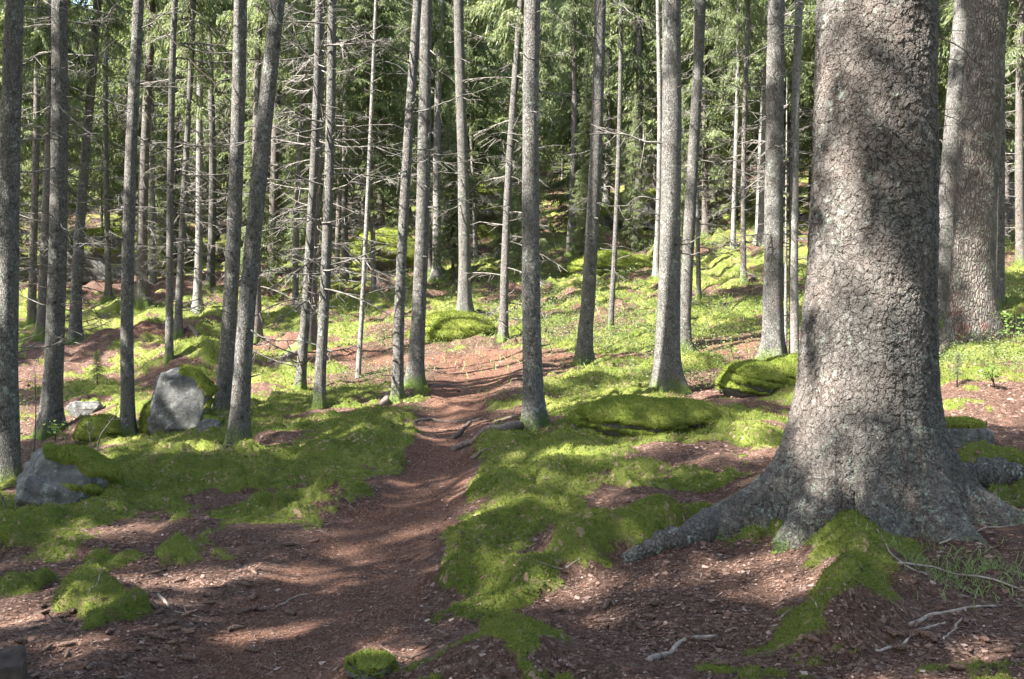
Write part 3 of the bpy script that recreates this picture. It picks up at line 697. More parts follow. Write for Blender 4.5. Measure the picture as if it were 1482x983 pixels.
TREES = [
 # bx, by, tx, w, label, kwargs
 (9, 702, 27, 27, 'tall spruce trunk sunlit along one edge, growing beside the half mossy boulder', dict(crown=1, dead=(12, 8, 3))),
 (73, 628, 93, 24, 'spruce bristling with pale dead branches behind the half mossy boulder', dict(crown=0, dead=(10, 22, 16))),
 (184, 632, 197, 17, 'slim straight spruce just before the big grey boulder', dict(crown=2, dead=(10, 5, 1))),
 (322, 602, 352, 20, 'leaning spruce rising at the mossy side of the big grey boulder', dict(crown=0, dead=(10, 4, 1))),
 (343, 645, 392, 23, 'spruce leaning toward the path, its foot a sunlit flaky grey', dict(crown=1, dead=(12, 4, 0))),
 (435, 565, 455, 12, 'thin spruce beside its slightly thicker twin between boulder and path', dict(crown=2, dead=(8, 6, 2), flare=.4)),
 (462, 590, 470, 14, 'thicker of the two thin spruces standing close together by the path', dict(crown=0, dead=(8, 10, 6), flare=.5)),
 (518, 547, 547, 6.5, 'very thin pale dead spruce pole leaning beside the path', dict(mat=M_bark_pale_lit, H=12, dead=(4, 10, 6), flare=.2, name='dead_spruce', bend=.03)),
 (574, 580, 599, 14, 'nearer spruce of the pair crossing at the edge of the path', dict(crown=1, dead=(10, 8, 3))),
 (600, 560, 624, 19, 'thicker spruce of the pair at the edge of the path', dict(crown=0, dead=(12, 8, 2))),
 (672, 460, 671, 16, 'stout lichen-grey trunk on the mossy hump beyond the path', dict(crown=1, dead=(8, 4, 1), H=22, cz=9, flare=1.0)),
 (728, 494, 752, 11, 'slim leaning spruce just behind the mossy hump', dict(crown=2, dead=(8, 10, 6))),
 (771, 622, 781, 24, 'straight grey spruce on the mossy bank where the path bends', dict(crown=1, dead=(18, 4, 1), flare=1.0)),
 (844, 529, 866, 18, 'spruce with dark knots rising by the small mossy stump', dict(crown=0, dead=(12, 6, 2), flare=1.0)),
 (884, 478, 893, 7, 'thin dark spruce pole among the bilberries', dict(crown=2, H=14, cz=7, dead=(6, 8, 4), flare=.3)),
 (963, 568, 976, 29, 'thick spruce standing behind the low mossy rock', dict(crown=1, dead=(16, 5, 2), flare=1.0)),
 (989, 506, 1001, 16, 'dark spruce half hidden behind the thick trunk', dict(crown=0, dead=(8, 8, 4))),
 (1011, 433, 1016, 6, 'thin pole of a spruce at the top of the sunny bilberry slope', dict(crown=2, H=15, cz=8, dead=(4, 6, 2), flare=.3)),
 (1117, 523, 1133, 26, 'brown spruce rising behind a moss covered rock', dict(crown=1, dead=(16, 9, 4), flare=.9)),
 (1149, 520, 1161, 12, 'slim pale spruce squeezed between brown spruce and giant trunk', dict(crown=2, dead=(8, 12, 3), mat=M_bark_pale_lit, flare=.3)),
 (1137, 512, 1140, 4, 'bleached pencil thin dead stem close to the brown spruce', dict(mat=M_bark_pale_lit, H=4.2, dead=(3, 2, 0), flare=.2, name='dead_spruce', bend=.01)),
 (1361, 473, 1391, 24, 'dark spruce partly hidden by the flaky pine', dict(crown=0, dead=(8, 6, 3), flare=1.0)),
 (1445, 446, 1449, 12, 'slim shaded trunk showing just behind the flaky pine', dict(crown=2, dead=(4, 3, 1))),
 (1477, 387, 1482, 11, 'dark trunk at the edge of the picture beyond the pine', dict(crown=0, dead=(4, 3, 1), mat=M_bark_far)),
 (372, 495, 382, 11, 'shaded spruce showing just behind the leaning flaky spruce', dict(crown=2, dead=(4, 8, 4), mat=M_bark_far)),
 (244, 522, 263, 10, 'slim spruce whose foot is hidden by the big grey boulder', dict(crown=2, dead=(8, 9, 5))),
 (258, 485, 270, 9, 'dark stem with a root running out, behind the big boulder', dict(crown=0, dead=(4, 8, 4), flare=1.5)),
 (285, 456, 298, 10, 'sunlit pale stem on the slope above the big boulder', dict(crown=2, dead=(6, 8, 4), mat=M_bark_pale_lit, flare=1.4)),
 (304, 416, 309, 10, 'grey stem standing further up behind the sunlit pale stem', dict(crown=0, dead=(4, 6, 4))),
 (206, 441, 213, 14, 'brown shaded trunk behind a low moss hummock on the slope', dict(crown=1, dead=(4, 6, 4), mat=M_bark_far)),
 (221, 411, 226, 7, 'thin bright stem just above the brown shaded trunk', dict(crown=2, dead=(3, 4, 2), mat=M_bark_pale_lit)),
 (157, 435, 163, 8, 'slim stem with a flared foot on a sunny moss shelf', dict(crown=0, dead=(3, 6, 3), flare=1.2)),
 (108, 498, 132, 14, 'leaning spruce with spreading foot among moss and red litter', dict(crown=1, dead=(5, 12, 8), flare=1.2)),
 (60, 485, 67, 12, 'dark spruce seen between the two tall edge trees', dict(crown=0, dead=(4, 12, 6), mat=M_bark_far)),
 (46, 470, 48, 10, 'dark stem close beside the other dark spruce at the edge', dict(crown=2, dead=(4, 8, 5), mat=M_bark_far)),
 (395, 394, 399, 12, 'distant grey trunk seen between leaning and thin spruces', dict(crown=1, dead=(2, 5, 2), mat=M_bark_far)),
 (427, 448, 441, 8, 'dark stem behind the pair of thin spruces', dict(crown=0, dead=(3, 7, 4), mat=M_bark_far)),
 (447, 508, 458, 14, 'old trunk with long bare roots spreading from its foot', dict(crown=1, dead=(4, 8, 5), flare=1.5, mat=M_bark_far, roots=[(3.3, 1.0, .2), (4.1, .7, .22), (0.1, .8, .2), (1.8, .5, .3)])),
 (487, 388, 491, 7, 'slender far stem behind the pale dead pole', dict(crown=2, dead=(2, 4, 2), mat=M_bark_far)),
 (500, 409, 504, 9, 'brown far stem close to the pale dead pole', dict(crown=0, dead=(2, 4, 2), mat=M_bark_far)),
 (552, 356, 556, 10, 'far stem rising above the green mossy outcrop', dict(crown=1, dead=(2, 3, 2), mat=M_bark_far)),
 (632, 402, 643, 11, 'sunlit pinkish far trunk above a patch of red litter', dict(crown=1, dead=(2, 4, 2), mat=M_bark_pale_lit)),
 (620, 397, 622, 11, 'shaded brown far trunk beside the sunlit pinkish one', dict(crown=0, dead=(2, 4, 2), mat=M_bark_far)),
 (759, 432, 764, 6, 'light thin stem almost hidden by the straight grey spruce', dict(crown=2, dead=(2, 5, 2), mat=M_bark_pale_lit)),
 (824, 370, 829, 8, 'far stem in the green gap by the knotty spruce', dict(crown=0, dead=(2, 3, 2), mat=M_bark_far)),
 (920, 365, 924, 11, 'far brown trunk at the foot of the dark slope', dict(crown=1, dead=(2, 3, 2), mat=M_bark_far)),
 (949, 400, 953, 7, 'bright sunlit stem touching the edge of the thick spruce', dict(crown=2, dead=(3, 6, 3), mat=M_bark_pale_lit)),
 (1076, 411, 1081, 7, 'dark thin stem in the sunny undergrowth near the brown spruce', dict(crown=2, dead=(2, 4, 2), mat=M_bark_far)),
 (1061, 360, 1064, 6, 'short bright stem far up the sunny slope', dict(crown=2, dead=(2, 3, 1), mat=M_bark_pale_lit)),
 (1100, 357, 1106, 12, 'far sunlit pinkish trunk beside the brown spruce', dict(crown=1, dead=(2, 4, 2), mat=M_bark_pale_lit)),
]
for i, (bx, by, tx, w, lab, kw) in enumerate(TREES):
    tree_px(bx, by, tx, w, lab, 200 + i * 7, **kw)
print('listed trees', [round(math.hypot(*p), 1) for p in tree_feet])

# the pine and the giant
tree_px(1404, 497, 1425, 55, 'stout pine with scaly reddish bark and deep fissures', 901, mat=M_pine, H=22, cz=10, crown=1, dead=(4, 3, 1), name='pine_tree', flare=.55, roots=[(3.6, .5, .3), (4.6, .2, .4), (5.6, .25, .3), (1, .3, .3)])

def giant():
    x, y, z = at(1255, 745); y += .42; 
    x = (1252 - CX) / F_PX * y / 1.0; z = float(h0(x, y))
    d = 2 * 88 / F_PX * y * 1.0
    tx_, _, tz_ = ray_at_y(1270, 0, y)
    t = thing('spruce_tree', 'giant old spruce trunk with flaky bark and broad buttressed foot', 'tree', (x, y, z), None, (0, math.atan2(tx_ - x, tz_ - z), 0))
    H = 25.0
    zr = np.concatenate([np.linspace(-.5, 5.2, 1150, endpoint=False), np.linspace(5.2, H, 120)])
    K = 620
    th = np.linspace(0, 2 * np.pi, K, endpoint=False)
    Z, T = np.meshgrid(zr, th, indexing='ij')
    zc = np.clip(Z, 0, None)
    rad = d / 2 * (1.0 - .028 * zc - .0 * zc) * np.where(Z > 5.2, 1, 1)
    rad = np.where(Z > 5.2, d / 2 * (1 - .028 * 5.2) * (1 - (Z - 5.2) / (H - 5.2) * .93), rad)
    rad = rad * (1 + .10 * np.exp(-zc / .75) + .22 * np.exp(-zc / .30))
    #  angle (0 = +x, pi = -x, -pi/2 toward the camera), reach, width, height
    LOB = [(math.pi + .14, .98, .20, .20), (math.pi - .25, .4, .22, .22), (-.05, .72, .30, .25), (math.pi + 1.42, .46, .22, .18), (math.pi + .72, .30, .22, .25), (-1.0, .34, .34, .22), (1.1, .4, .3, .3), (2.2, .45, .3, .28)]
    for a, reach, w, fh in LOB:
        dd = np.angle(np.exp(1j * (T - a)))
        lowf = np.exp(-((np.clip(Z, -.15, None) + .15) / fh))
        rad = rad + reach * 1.55 * np.exp(-(dd / (w * (1 + .9 * np.clip(zc, 0, 1)))) ** 2) * lowf
        rad = rad + .055 * np.exp(-(dd / (w * 1.1)) ** 2) * np.exp(-zc / .9)
    rad = rad + .05 * (1 - np.abs(vnoise(np.cos(T) * 5.5 + Z * .8, np.sin(T) * 5.5 - Z * .8, 15)) * 2) * np.exp(-zc / .35)
    rad = rad * (1 + .018 * vnoise(np.cos(T) * 2.6 + Z * .3, np.sin(T) * 2.6 + Z * 1.1, 5) + .014 * vnoise(np.cos(T) * 6 + Z * 1.3, np.sin(T) * 6 - Z * 2, 8))
    V = np.stack([np.cos(T) * rad + .012 * np.sin(Z * 1.1), np.sin(T) * rad, Z], -1).reshape(-1, 3)
    n = len(zr); i = np.arange(n - 1)[:, None] * K; j = np.arange(K)[None, :]; j2 = (j + 1) % K
    F = np.stack([i + j, i + j2, i + K + j2, i + K + j], -1).reshape(-1, 4)
    obj('trunk', mesh('trunk', V, F, [M_big]), t)
    c = obj('crown', HIGH[1], t, (0, 0, 12)); c.scale = (1.2, 1.2, 1.3)
    add_dead(t, lambda q: (0, 0), lambda q: d / 2 * .95, 5.5, 9, 12, ['mid', 'long'], 77)
    # small dead branches on its far side toward the pine
    for (px, py, az, s, k) in [(1352, 12, .15, 1.0, 'mid'), (1350, 135, -.1, .8, 'mid'), (1352, 85, .1, .5, 'mid')]:
        X, Y, ZZ = ray_at_y(px, py, y + .1); o = bpy.data.objects.new('dead_branch', DB[k][1]); COL.objects.link(o); o.parent = t
        o.location = (X - x - .12 - math.tan(math.atan2(tx_ - x, tz_ - z)) * (ZZ - z), .1, ZZ - z); o.rotation_euler = (0, .35, az); o.scale = (s, s, s)
    tree_feet.append((x, y))
    return t, (x, y, z), d
giant_t, GPOS, GD = giant()
print('giant', GPOS, GD)

# hand-placed branches: pixel polylines at a tree's depth, children of the tree they grow from
def branch_px(tree, pts, Y, r0, r1, mat, name='dead_branch', sub=0, seed=0):
    P = np.array([ray_at_y(a, b, Y + (c if len(q) > 2 else 0)) for q in pts for a, b, c in [(q[0], q[1], q[2] if len(q) > 2 else 0)]])
    n = 18; s = np.linspace(0, 1, len(P)); u = np.linspace(0, 1, n)
    Q = np.stack([np.interp(u, s, P[:, k]) for k in range(3)], 1)
    g = np.random.default_rng(seed); Q[1:] += np.cumsum(g.normal(size=(n - 1, 3)) * .008, axis=0)
    o0 = Vector(Q[0]); mb = MB(); L = Q - Q[0]
    mb.tube(L, np.linspace(r0, r1, n), 6)
    for k in range(sub):
        w = g.uniform(.15, .98); b = np.array([np.interp(w, u, L[:, q]) for q in range(3)]); d = g.normal(size=3); d[2] -= .5; d /= np.linalg.norm(d)
        l = g.uniform(.1, .4); uu = np.linspace(0, 1, 4)[:, None]
        mb.tube(b + d * l * uu + g.normal(size=3) * .1 * l * uu ** 2, np.linspace(r1 * 1.0, r1 * .5, 4), 4, False)
    o = obj(name, mb.build(name, [mat])); 
    o.parent = tree; bpy.context.view_layer.update(); o.matrix_parent_inverse = tree.matrix_world.inverted(); o.location = o0
    return o
things = {o.get('label'): o for o in COL.objects if o.get('label')}
def T(k): return things[TREES[k][4]]
def Yof(k): return T(k).location.y
_g = np.random.default_rng(3)
for k, row in enumerate(TREES):
    if row[3] <= 15 and Yof(k) > 12 and (row[0] < 520 or k % 2) and row[5].get('name') is None:
        d = obj('dead_twigs', TWM[k % 3], T(k), (0, 0, _g.uniform(-.6, .4))); d['kind'] = 'stuff'; d.rotation_euler = (0, 0, _g.uniform(0, 6.28)); d.scale = (.8, .8, 1.0)
for q, args in enumerate([
  (2, [(197, -60), (206, 0), (240, 45), (285, 95), (304, 112), (330, 150)], 0, .012, .005, M_dead_dark, 8),
  (2, [(190, 210), (165, 150), (140, 70), (118, -20)], 0, .006, .004, M_dead_dark, 4),
  (2, [(186, 190), (176, 120), (150, 40), (140, -30)], 0, .005, .003, M_dead_dark, 4),
  (3, [(345, 20), (330, 30), (318, 60), (305, 80)], 0, .008, .003, M_dead_dark, 6),
  (4, [(385, -10), (400, 30), (425, 55), (442, 78), (458, 100)], -.3, .011, .005, M_dead, 8),
  (1, [(90, 78), (60, 75), (40, 88), (0, 95)], 0, .013, .006, M_dead, 10),
  (1, [(88, 30), (110, 30), (125, 50), (140, 90)], 0, .011, .005, M_dead, 8),
  (1, [(82, 150), (110, 175), (140, 190), (165, 230)], -.3, .011, .004, M_dead, 10),
  (1, [(84, 78), (130, 80), (186, 90), (230, 100)], .2, .010, .005, M_dead, 8),
  (8, [(595, 163), (640, 150), (690, 135), (730, 122)], -.1, .009, .004, M_dead, 6),
  (7, [(540, 210), (590, 219), (650, 222), (706, 221)], .1, .007, .003, M_dead, 6),
  (7, [(541, 110), (510, 95), (490, 72), (460, 60)], .1, .007, .004, M_dead, 8),
  (7, [(545, 85), (570, 92), (590, 105), (610, 112)], .1, .006, .003, M_dead, 6),
  (13, [(864, -15), (852, 30), (846, 90), (843, 150), (841, 175)], -.2, .006, .003, M_dead_dark, 3),
  (15, [(912, -30), (922, 20), (927, 90), (930, 180), (929, 195)], -.1, .006, .003, M_dead_dark, 3),
  (15, [(962, 208), (930, 205), (900, 192), (872, 190)], 1.5, .018, .009, M_dead, 16),
  (13, [(862, 60), (885, 35), (905, 12), (912, -10)], .2, .007, .004, M_dead, 3),
  (15, [(962, 290), (930, 285), (900, 298), (868, 291)], .2, .007, .003, M_dead, 8),
  (18, [(1122, 62), (1085, 85), (1050, 100), (1010, 118)], -.1, .008, .003, M_dead, 10),
  (18, [(1120, 180), (1080, 190), (1050, 205), (1020, 218)], -.1, .007, .003, M_dead, 10),
  (18, [(1118, 360), (1095, 362), (1070, 350), (1050, 352)], -.1, .007, .003, M_dead, 12),
]):
    k, pts, dy, r0, r1, m, sub = args
    branch_px(T(k), pts, Yof(k) + dy, r0, r1, m, sub=sub, seed=q)

# ------------------------------------------------------------------ the stand beyond and the trees round about
BT = [trunk_mesh('trunk', d, H, 60 + i, mm, None, .6, .2, .08, 12, .5, .85, 40)[0] for i, (d, H, mm) in enumerate([(.24, 17, M_bark_far), (.30, 19, M_bark), (.19, 15, M_bark_far), (.15, 14, M_bark_pale_lit)])]
GRP_FAR = 'spruces of the far stand'
def far_tree(x, y, k, cz, s, low, label, grp, twigs=True, name='spruce_tree'):
    z = float(h(x, y))
    t = thing(name, label, 'tree', (x, y, z - .1), grp, (random.uniform(-.03, .03), random.uniform(-.02, .05), random.uniform(0, 6.28)))
    t.scale = (s, s, s)
    obj('trunk', BT[k % 4], t)
    H = [17, 19, 15, 14][k % 4]
    cm = (LOW if low else HIGH)[k % (4 if low else 3)]
    ch = ([13, 14, 11, 12] if low else [8.5, 10, 7])[k % (4 if low else 3)]
    c = obj('crown', cm, t, (0, 0, cz)); c.rotation_euler = (0, 0, random.uniform(0, 6.28)); q = (H - cz + .3) / ch
    c.scale = (random.uniform(.85, 1.15),) * 2 + (q,)
    if twigs:
        d = obj('dead_twigs', TW[k % 3], t); d['kind'] = 'stuff'; d.rotation_euler = (0, 0, random.uniform(0, 6.28)); d.scale = (1, 1, max(.4, (cz + 1) / 7))
    return t
def spaced(x, y, dmin, L):
    return all((x - a) ** 2 + (y - b) ** 2 > dmin * dmin for a, b in L)
placed = list(tree_feet); far = 0
tries = 0
random.seed(11)
while far < 135 and tries < 6000:
    tries += 1
    a = random.uniform(-33, 33); r = 24 + 46 * random.random() ** .8
    x, y = r * math.sin(R(a)), r * math.cos(R(a))
    if not spaced(x, y, 2.3 if r < 45 else 2.8, placed): continue
    # keep the sunny glade beyond the path open
    if -8 < a < 18 and r < 30: continue
    if a < -8 and r < 25: continue
    placed.append((x, y)); far += 1
    k = random.randrange(4)
    near = r < 36
    cz = random.uniform(2.2, 4.5) if near else random.uniform(.8, 3.0)
    far_tree(x, y, k, cz, random.uniform(.8, 1.1), True, 'spruce with green boughs in the dense stand up the far slope', GRP_FAR)
bk = 0; tries = 0
while bk < 55 and tries < 6000:
    tries += 1
    a = random.uniform(-31, 31); r = random.uniform(62, 88); x, y = r * math.sin(R(a)), r * math.cos(R(a))
    if not spaced(x, y, 3.2, placed): continue
    placed.append((x, y)); bk += 1
    far_tree(x, y, random.randrange(4), random.uniform(.5, 1.5), random.uniform(1.1, 1.4), True, 'spruce with green boughs in the dense stand up the far slope', GRP_FAR, False)
# young trees with boughs near the ground at the back
yo = 0; tries = 0
while yo < 34 and tries < 3000:
    tries += 1
    a = random.uniform(-30, 31); r = random.uniform(27, 48); x, y = r * math.sin(R(a)), r * math.cos(R(a))
    if not spaced(x, y, 1.6, placed): continue
    placed.append((x, y)); yo += 1
    far_tree(x, y, random.randrange(4), .5, random.uniform(.28, .5), True, 'young bushy spruce growing low among the far trunks', 'young spruces among the far trunks', False, 'young_spruce')
# trees outside the frame whose crowns shade the ground
cnt = 0; tries = 0
sa = R(SUN_AZ); sxv, syv = math.sin(sa), math.cos(sa)
# gaps in the canopy: places the sun reaches, so no crown stands in the way
GLADE = [(GPOS[0] - .25, GPOS[1], 2.3, .75), (GPOS[0], GPOS[1], 3.3, .5), (GPOS[0] - .2, GPOS[1], 1.0, .35)]
for a_, b_, w_ in [(980, 925, .45), (1130, 850, .3), (280, 790, .5), (40, 850, .4), (470, 800, .4), (720, 740, .45), (900, 700, .35), (240, 560, .7), (652, 475, .9), (230, 660, .6), (700, 890, .3), (540, 905, .3), (1400, 600, .4)]:
    q_ = at(a_, b_); GLADE.append((q_[0], q_[1], q_[2], w_))
GK = .7
def blocks(x, y, cz, top):
    for gx, gy, gz, w_ in GLADE:
        dx, dy = x - gx, y - gy; al = dx * sxv + dy * syv; la = abs(dx * syv - dy * sxv)
        z_ = gz + al * math.tan(R(SUN_EL))
        if al > 0 and la < w_ * GK and cz - 1.0 < z_ < top: return True
    return False
while cnt < 150 and tries < 8000:
    tries += 1
    x, y = random.uniform(-32, 24), random.uniform(-22, 22)
    r = math.hypot(x, y)
    if r < 3.2: continue
    ang = math.degrees(math.atan2(x, y))
    if abs(ang) < 35 and y > 0: continue
    if not spaced(x, y, 2.2, placed): continue
    if blocks(x, y, 5.0, 17): continue
    placed.append((x, y)); cnt += 1
    side = 'beside the viewpoint' 
    far_tree(x, y, random.randrange(4), random.uniform(4.8, 8.5), random.uniform(.95, 1.2), False, 'added unseen spruce shading the ground from outside the framed view', 'spruces around the viewpoint', False)
for gx, gy, hh_ in [(-2.2, 4.6, 7.5), (-1.3, 6.4, 8), (.4, 5.2, 7), (1.6, 6.6, 9), (2.6, 4.6, 7.5), (-2.6, 8.2, 9), (0, 9.4, 10), (3.4, 9, 11), (-4.5, 7.5, 9), (1.5, 12.5, 13)]:  # extra unseen spruces added up-sun so their crowns shade these ground points
    o_ = hh_ / math.tan(R(SUN_EL)); x, y = gx + sxv * o_, gy + syv * o_
    if abs(math.degrees(math.atan2(x, y))) < 34.5 or math.hypot(x, y) < 1.5 or not spaced(x, y, .9, placed) or blocks(x, y, max(3.2, hh_ - 4), 17): continue
    placed.append((x, y)); far_tree(x, y, random.randrange(4), max(3.2, hh_ - 4), 1.0, False, 'added unseen spruce shading the ground from outside the framed view', 'spruces around the viewpoint', False)
print('far', far, yo, cnt)

# ------------------------------------------------------------------ boulders
def ico(sub):
    import bmesh
    bm = bmesh.new(); bmesh.ops.create_icosphere(bm, subdivisions=sub, radius=1.0)
    V = np.array([v.co[:] for v in bm.verts]); F = np.array([[v.index for v in f.verts] for f in bm.faces]); bm.free(); return V, F
ICO = ico(5)
def boulder(px, py, size, label, seed, planes=(), mossdir=(0, 0, 1), mossth=.3, rough=.12, name='boulder', sink=.35, rz=0, th=.05, facets=7):
    x, y, z = at(px, py)
    V, F = ICO; V = V.copy()
    g = np.random.default_rng(seed)
    for q in range(facets):                       # chop facets
        nrm = g.normal(size=3); nrm[2] *= .6; nrm /= np.linalg.norm(nrm); dd = g.uniform(.72, .93)
        ex = np.clip(V @ nrm - dd, 0, None); V -= ex[:, None] * nrm * .9
    for nrm, dd in planes:
        nrm = np.array(nrm, float); nrm /= np.linalg.norm(nrm); ex = np.clip(V @ nrm - dd, 0, None); V -= ex[:, None] * nrm * .95
    N0 = V / np.linalg.norm(V, axis=1)[:, None]
    V = V + N0 * (rough * noise3(V * 1.7 + seed, seed) + rough * .45 * noise3(V * 4.5 + seed, seed + 2) + rough * .2 * noise3(V * 11, seed + 4))[:, None]
    c, s_ = math.cos(rz), math.sin(rz)
    V = V * np.array(size)[None] ; V = np.stack([V[:, 0] * c - V[:, 1] * s_, V[:, 0] * s_ + V[:, 1] * c, V[:, 2]], 1)
    t = thing(name, label, 'rock' if name != 'boulder' else 'boulder', (x, y + size[1] * .6, z + size[2] * (1 - 2 * sink) * 1.0))
    me = mesh('stone', V, F, [M_rock]); ro = obj('stone', me, t)
    nrm = np.zeros(len(V) * 3, np.float32); me.vertices.foreach_get('normal', nrm); nrm = nrm.reshape(-1, 3)
    md = np.array(mossdir, float); md /= np.linalg.norm(md)
    m = nrm @ md - mossth + .35 * noise3(V / np.array(size) * 2.2 + seed * 3, seed + 7) + .12 * noise3(V / np.array(size) * 8, seed + 8)
    mm = sstep(-.12, .22, m)
    V2 = V + nrm * (-.025 + (th + .025) * mm)[:, None] + nrm * (mm * .010 * noise3(V * 9, 3))[:, None]
    keep = (mm[F] > .02).any(axis=1); F2 = F[keep]
    mb = MB(); mb.add(V2, F2)
    # fuzz
    cen = V2[F2].mean(axis=1); w = mm[F2].mean(axis=1); ar = np.linalg.norm(np.cross(V2[F2[:, 1]] - V2[F2[:, 0]], V2[F2[:, 2]] - V2[F2[:, 0]]), axis=1)
    dist = math.hypot(x, y); bl = .007 + .0012 * dist
    nb = int(min(30000, ar[w > .5].sum() / 2 / (bl * bl * .35))) if (w > .5).any() else 0
    if nb:
        idx = np.nonzero(w > .5)[0]; pr = ar[idx] / ar[idx].sum(); pick = g.choice(idx, nb, p=pr)
        u = g.dirichlet([1, 1, 1], nb); P = np.einsum('ij,ijk->ik', u, V2[F2[pick]]); Nn = nrm[F2[pick, 0]]
        Vb, Fb = blades(P, Nn, bl, g); mb.add(Vb, Fb, np.repeat(g.uniform(0, 1, nb), 3))
        midx = np.concatenate([np.zeros(len(F2), int), np.ones(len(Fb), int)])
    else: midx = None
    mo = mb.build('moss_cover', [M_moss, M_mossb], True, 'v', midx)
    obj('moss_cover', mo, t)
    return t
def blades(P, Nn, bl, g, lean=.6):
    n = len(P); bl = np.broadcast_to(bl, (n,))
    D = Nn + g.normal(size=(n, 3)) * lean * .6; D /= np.linalg.norm(D, axis=1)[:, None] + 1e-9
    S = np.cross(D, g.normal(size=(n, 3))); S /= np.linalg.norm(S, axis=1)[:, None] + 1e-9
    L = bl * g.uniform(.6, 1.5, n); W = L * .32
    V = np.stack([P - S * W[:, None] * .5 - D * .003, P + S * W[:, None] * .5 - D * .003, P + D * L[:, None]], 1).reshape(-1, 3)
    return V, np.arange(n * 3).reshape(-1, 3)
def px_m(px, py, w): 
    x, y, z = at(px, py); return w / F_PX * y
boulder(247, 628, (.50, .42, .50), 'big upright grey boulder, its top draped in sunlit moss', 5, [((-1, -.4, .3), .62), ((.1, -1, .15), .6)], (.75, .15, .75), .52, .10, sink=.2)
boulder(66, 745, (.44, .40, .33), 'low rounded boulder, half bare grey stone and half dark moss', 8, [((-.8, -.5, .4), .62), ((.1, -1, .35), .72)], (.85, .1, .65), .56, .13, sink=.24)
boulder(118, 603, (.26, .22, .17), 'small angular bare grey rock on the litter', 12, [((.2, -1, .3), .5), ((0, 0, 1), .7)], (-.2, .5, 1), .95, .10, name='rock', sink=.25)
boulder(915, 630, (.56, .46, .24), 'low wide rock under a thick cushion of moss', 15, [], (.3, .1, 1), -.02, .12, name='rock', sink=.40, th=.06, facets=0)
boulder(985, 622, (.42, .40, .18), 'flat moss hump joined to the low wide rock', 18, [], (0, 0, 1), -.3, .12, name='rock', sink=.35, th=.05, facets=0)
boulder(1098, 572, (.40, .42, .26), 'moss covered rock at the foot of the brown spruce', 21, [], (.2, .1, 1), -.15, .12, name='rock', sink=.36, th=.06, facets=0)
boulder(1160, 560, (.45, .45, .22), 'mossy rock tucked behind the giant trunk', 22, [], (.2, -.3, 1), -.1, .12, name='rock', sink=.3, th=.06, facets=0)
boulder(302, 628, (.15, .12, .12), 'small pale rock leaning on the big grey boulder', 25, [((0, -1, .5), .6)], (.2, .5, 1), .8, .12, name='rock', sink=.3)
boulder(222, 628, (.14, .16, .26), 'narrow mossy slab against the big grey boulder', 26, [], (-.5, -.3, .4), -.2, .12, name='rock', sink=.3)
boulder(652, 494, (.85, .9, .40), 'sunlit smooth moss mound where the trail bends away', 61, [], (0, 0, 1), -.6, .08, name='moss_mound', sink=.36, th=.05, facets=0)
boulder(532, 975, (.10, .12, .035), 'small half buried mossy stone in the middle of the path', 41, [], (.3, .2, 1), .45, .25, name='rock', sink=.5, th=.015, facets=3)
boulder(140, 640, (.27, .25, .19), 'little green moss lump behind the half mossy boulder', 28, [], (0, 0, 1), -.4, .1, name='rock', sink=.3, facets=0)
boulder(1398, 648, (.30, .25, .17), 'brown flat topped rock behind the buttress root', 31, [((0, 0, 1), .55), ((0, -1, .1), .6)], (-.2, .3, 1), .72, .1, name='rock', sink=.3)
boulder(555, 392, (1.25, 1.0, .95), 'large dark mossy outcrop in the shade up the slope', 34, [], (0, -.2, 1), -.1, .16, sink=.25, th=.08)
boulder(150, 405, (2.0, 1.2, 1.1), 'long dark mossy ledge beneath the trees on the slope', 37, [((0, -1, 0), .6)], (0, .1, 1), .2, .16, sink=.25, th=.08)
boulder(1325, 415, (1.0, .8, .6), 'mossy rock in the shade between giant spruce and pine', 43, [], (0, 0, 1), -.1, .14, name='rock', sink=.3, th=.06)
boulder(880, 395, (1.3, 1.0, .5), 'low mossy rock among the bilberries on the slope', 44, [], (0, 0, 1), -.2, .14, name='rock', sink=.4, th=.06)
boulder(700, 345, (2.4, 1.6, 1.5), 'large shaded rock face below the far stand', 47, [((0, -1, 0), .6)], (0, -.1, 1), .35, .18, sink=.3, th=.09)
boulder(960, 335, (2.2, 1.5, 1.2), 'shaded mossy outcrop behind the thick spruce', 49, [((0, -1, 0), .6)], (0, -.1, 1), .3, .18, sink=.3, th=.09)

# stump
def stump(px, py, w, hh, label, seed, mat=None):
    x, y, z = at(px, py); t = thing('tree_stump', label, 'stump', (x, y, z - .03))
    g = np.random.default_rng(seed); K = 36; zz = np.linspace(0, 1, 16); th = np.linspace(0, 6.283, K, endpoint=False)
    Z, Tt = np.meshgrid(zz, th, indexing='ij'); top = hh * (1 + .2 * vnoise(np.cos(Tt) * 1.5, np.sin(Tt) * 1.5, seed))
    r = w / 2 * (1 + .5 * np.exp(-Z * 5) + .12 * vnoise(np.cos(Tt) * 4, np.sin(Tt) * 4 + Z * .5, seed + 2))
    V = np.stack([np.cos(Tt) * r, np.sin(Tt) * r, Z * top], -1).reshape(-1, 3)
    i = np.arange(15)[:, None] * K; j = np.arange(K)[None, :]; F = np.stack([i + j, i + (j + 1) % K, i + K + (j + 1) % K, i + K + j], -1).reshape(-1, 4)
    c = np.array([[0, 0, hh * .7]]); V = np.vstack([V, c]); jj = np.arange(K); F3 = np.stack([15 * K + jj, 15 * K + (jj + 1) % K, np.full(K, 16 * K)], 1)
    obj('stump_wood', mesh('stump_wood', V, [F, F3], [mat or M_stump]), t)
stump(884, 533, .13, .13, 'small rotten mossy stump near the knotty spruce', 3)
stump(-4, 1000, .22, .16, 'dark weathered stump cut off by the lower corner of the picture', 9, M_dead_dark)
stump(926, 568, .04, .14, 'thin broken snag beside the low mossy rock', 5)

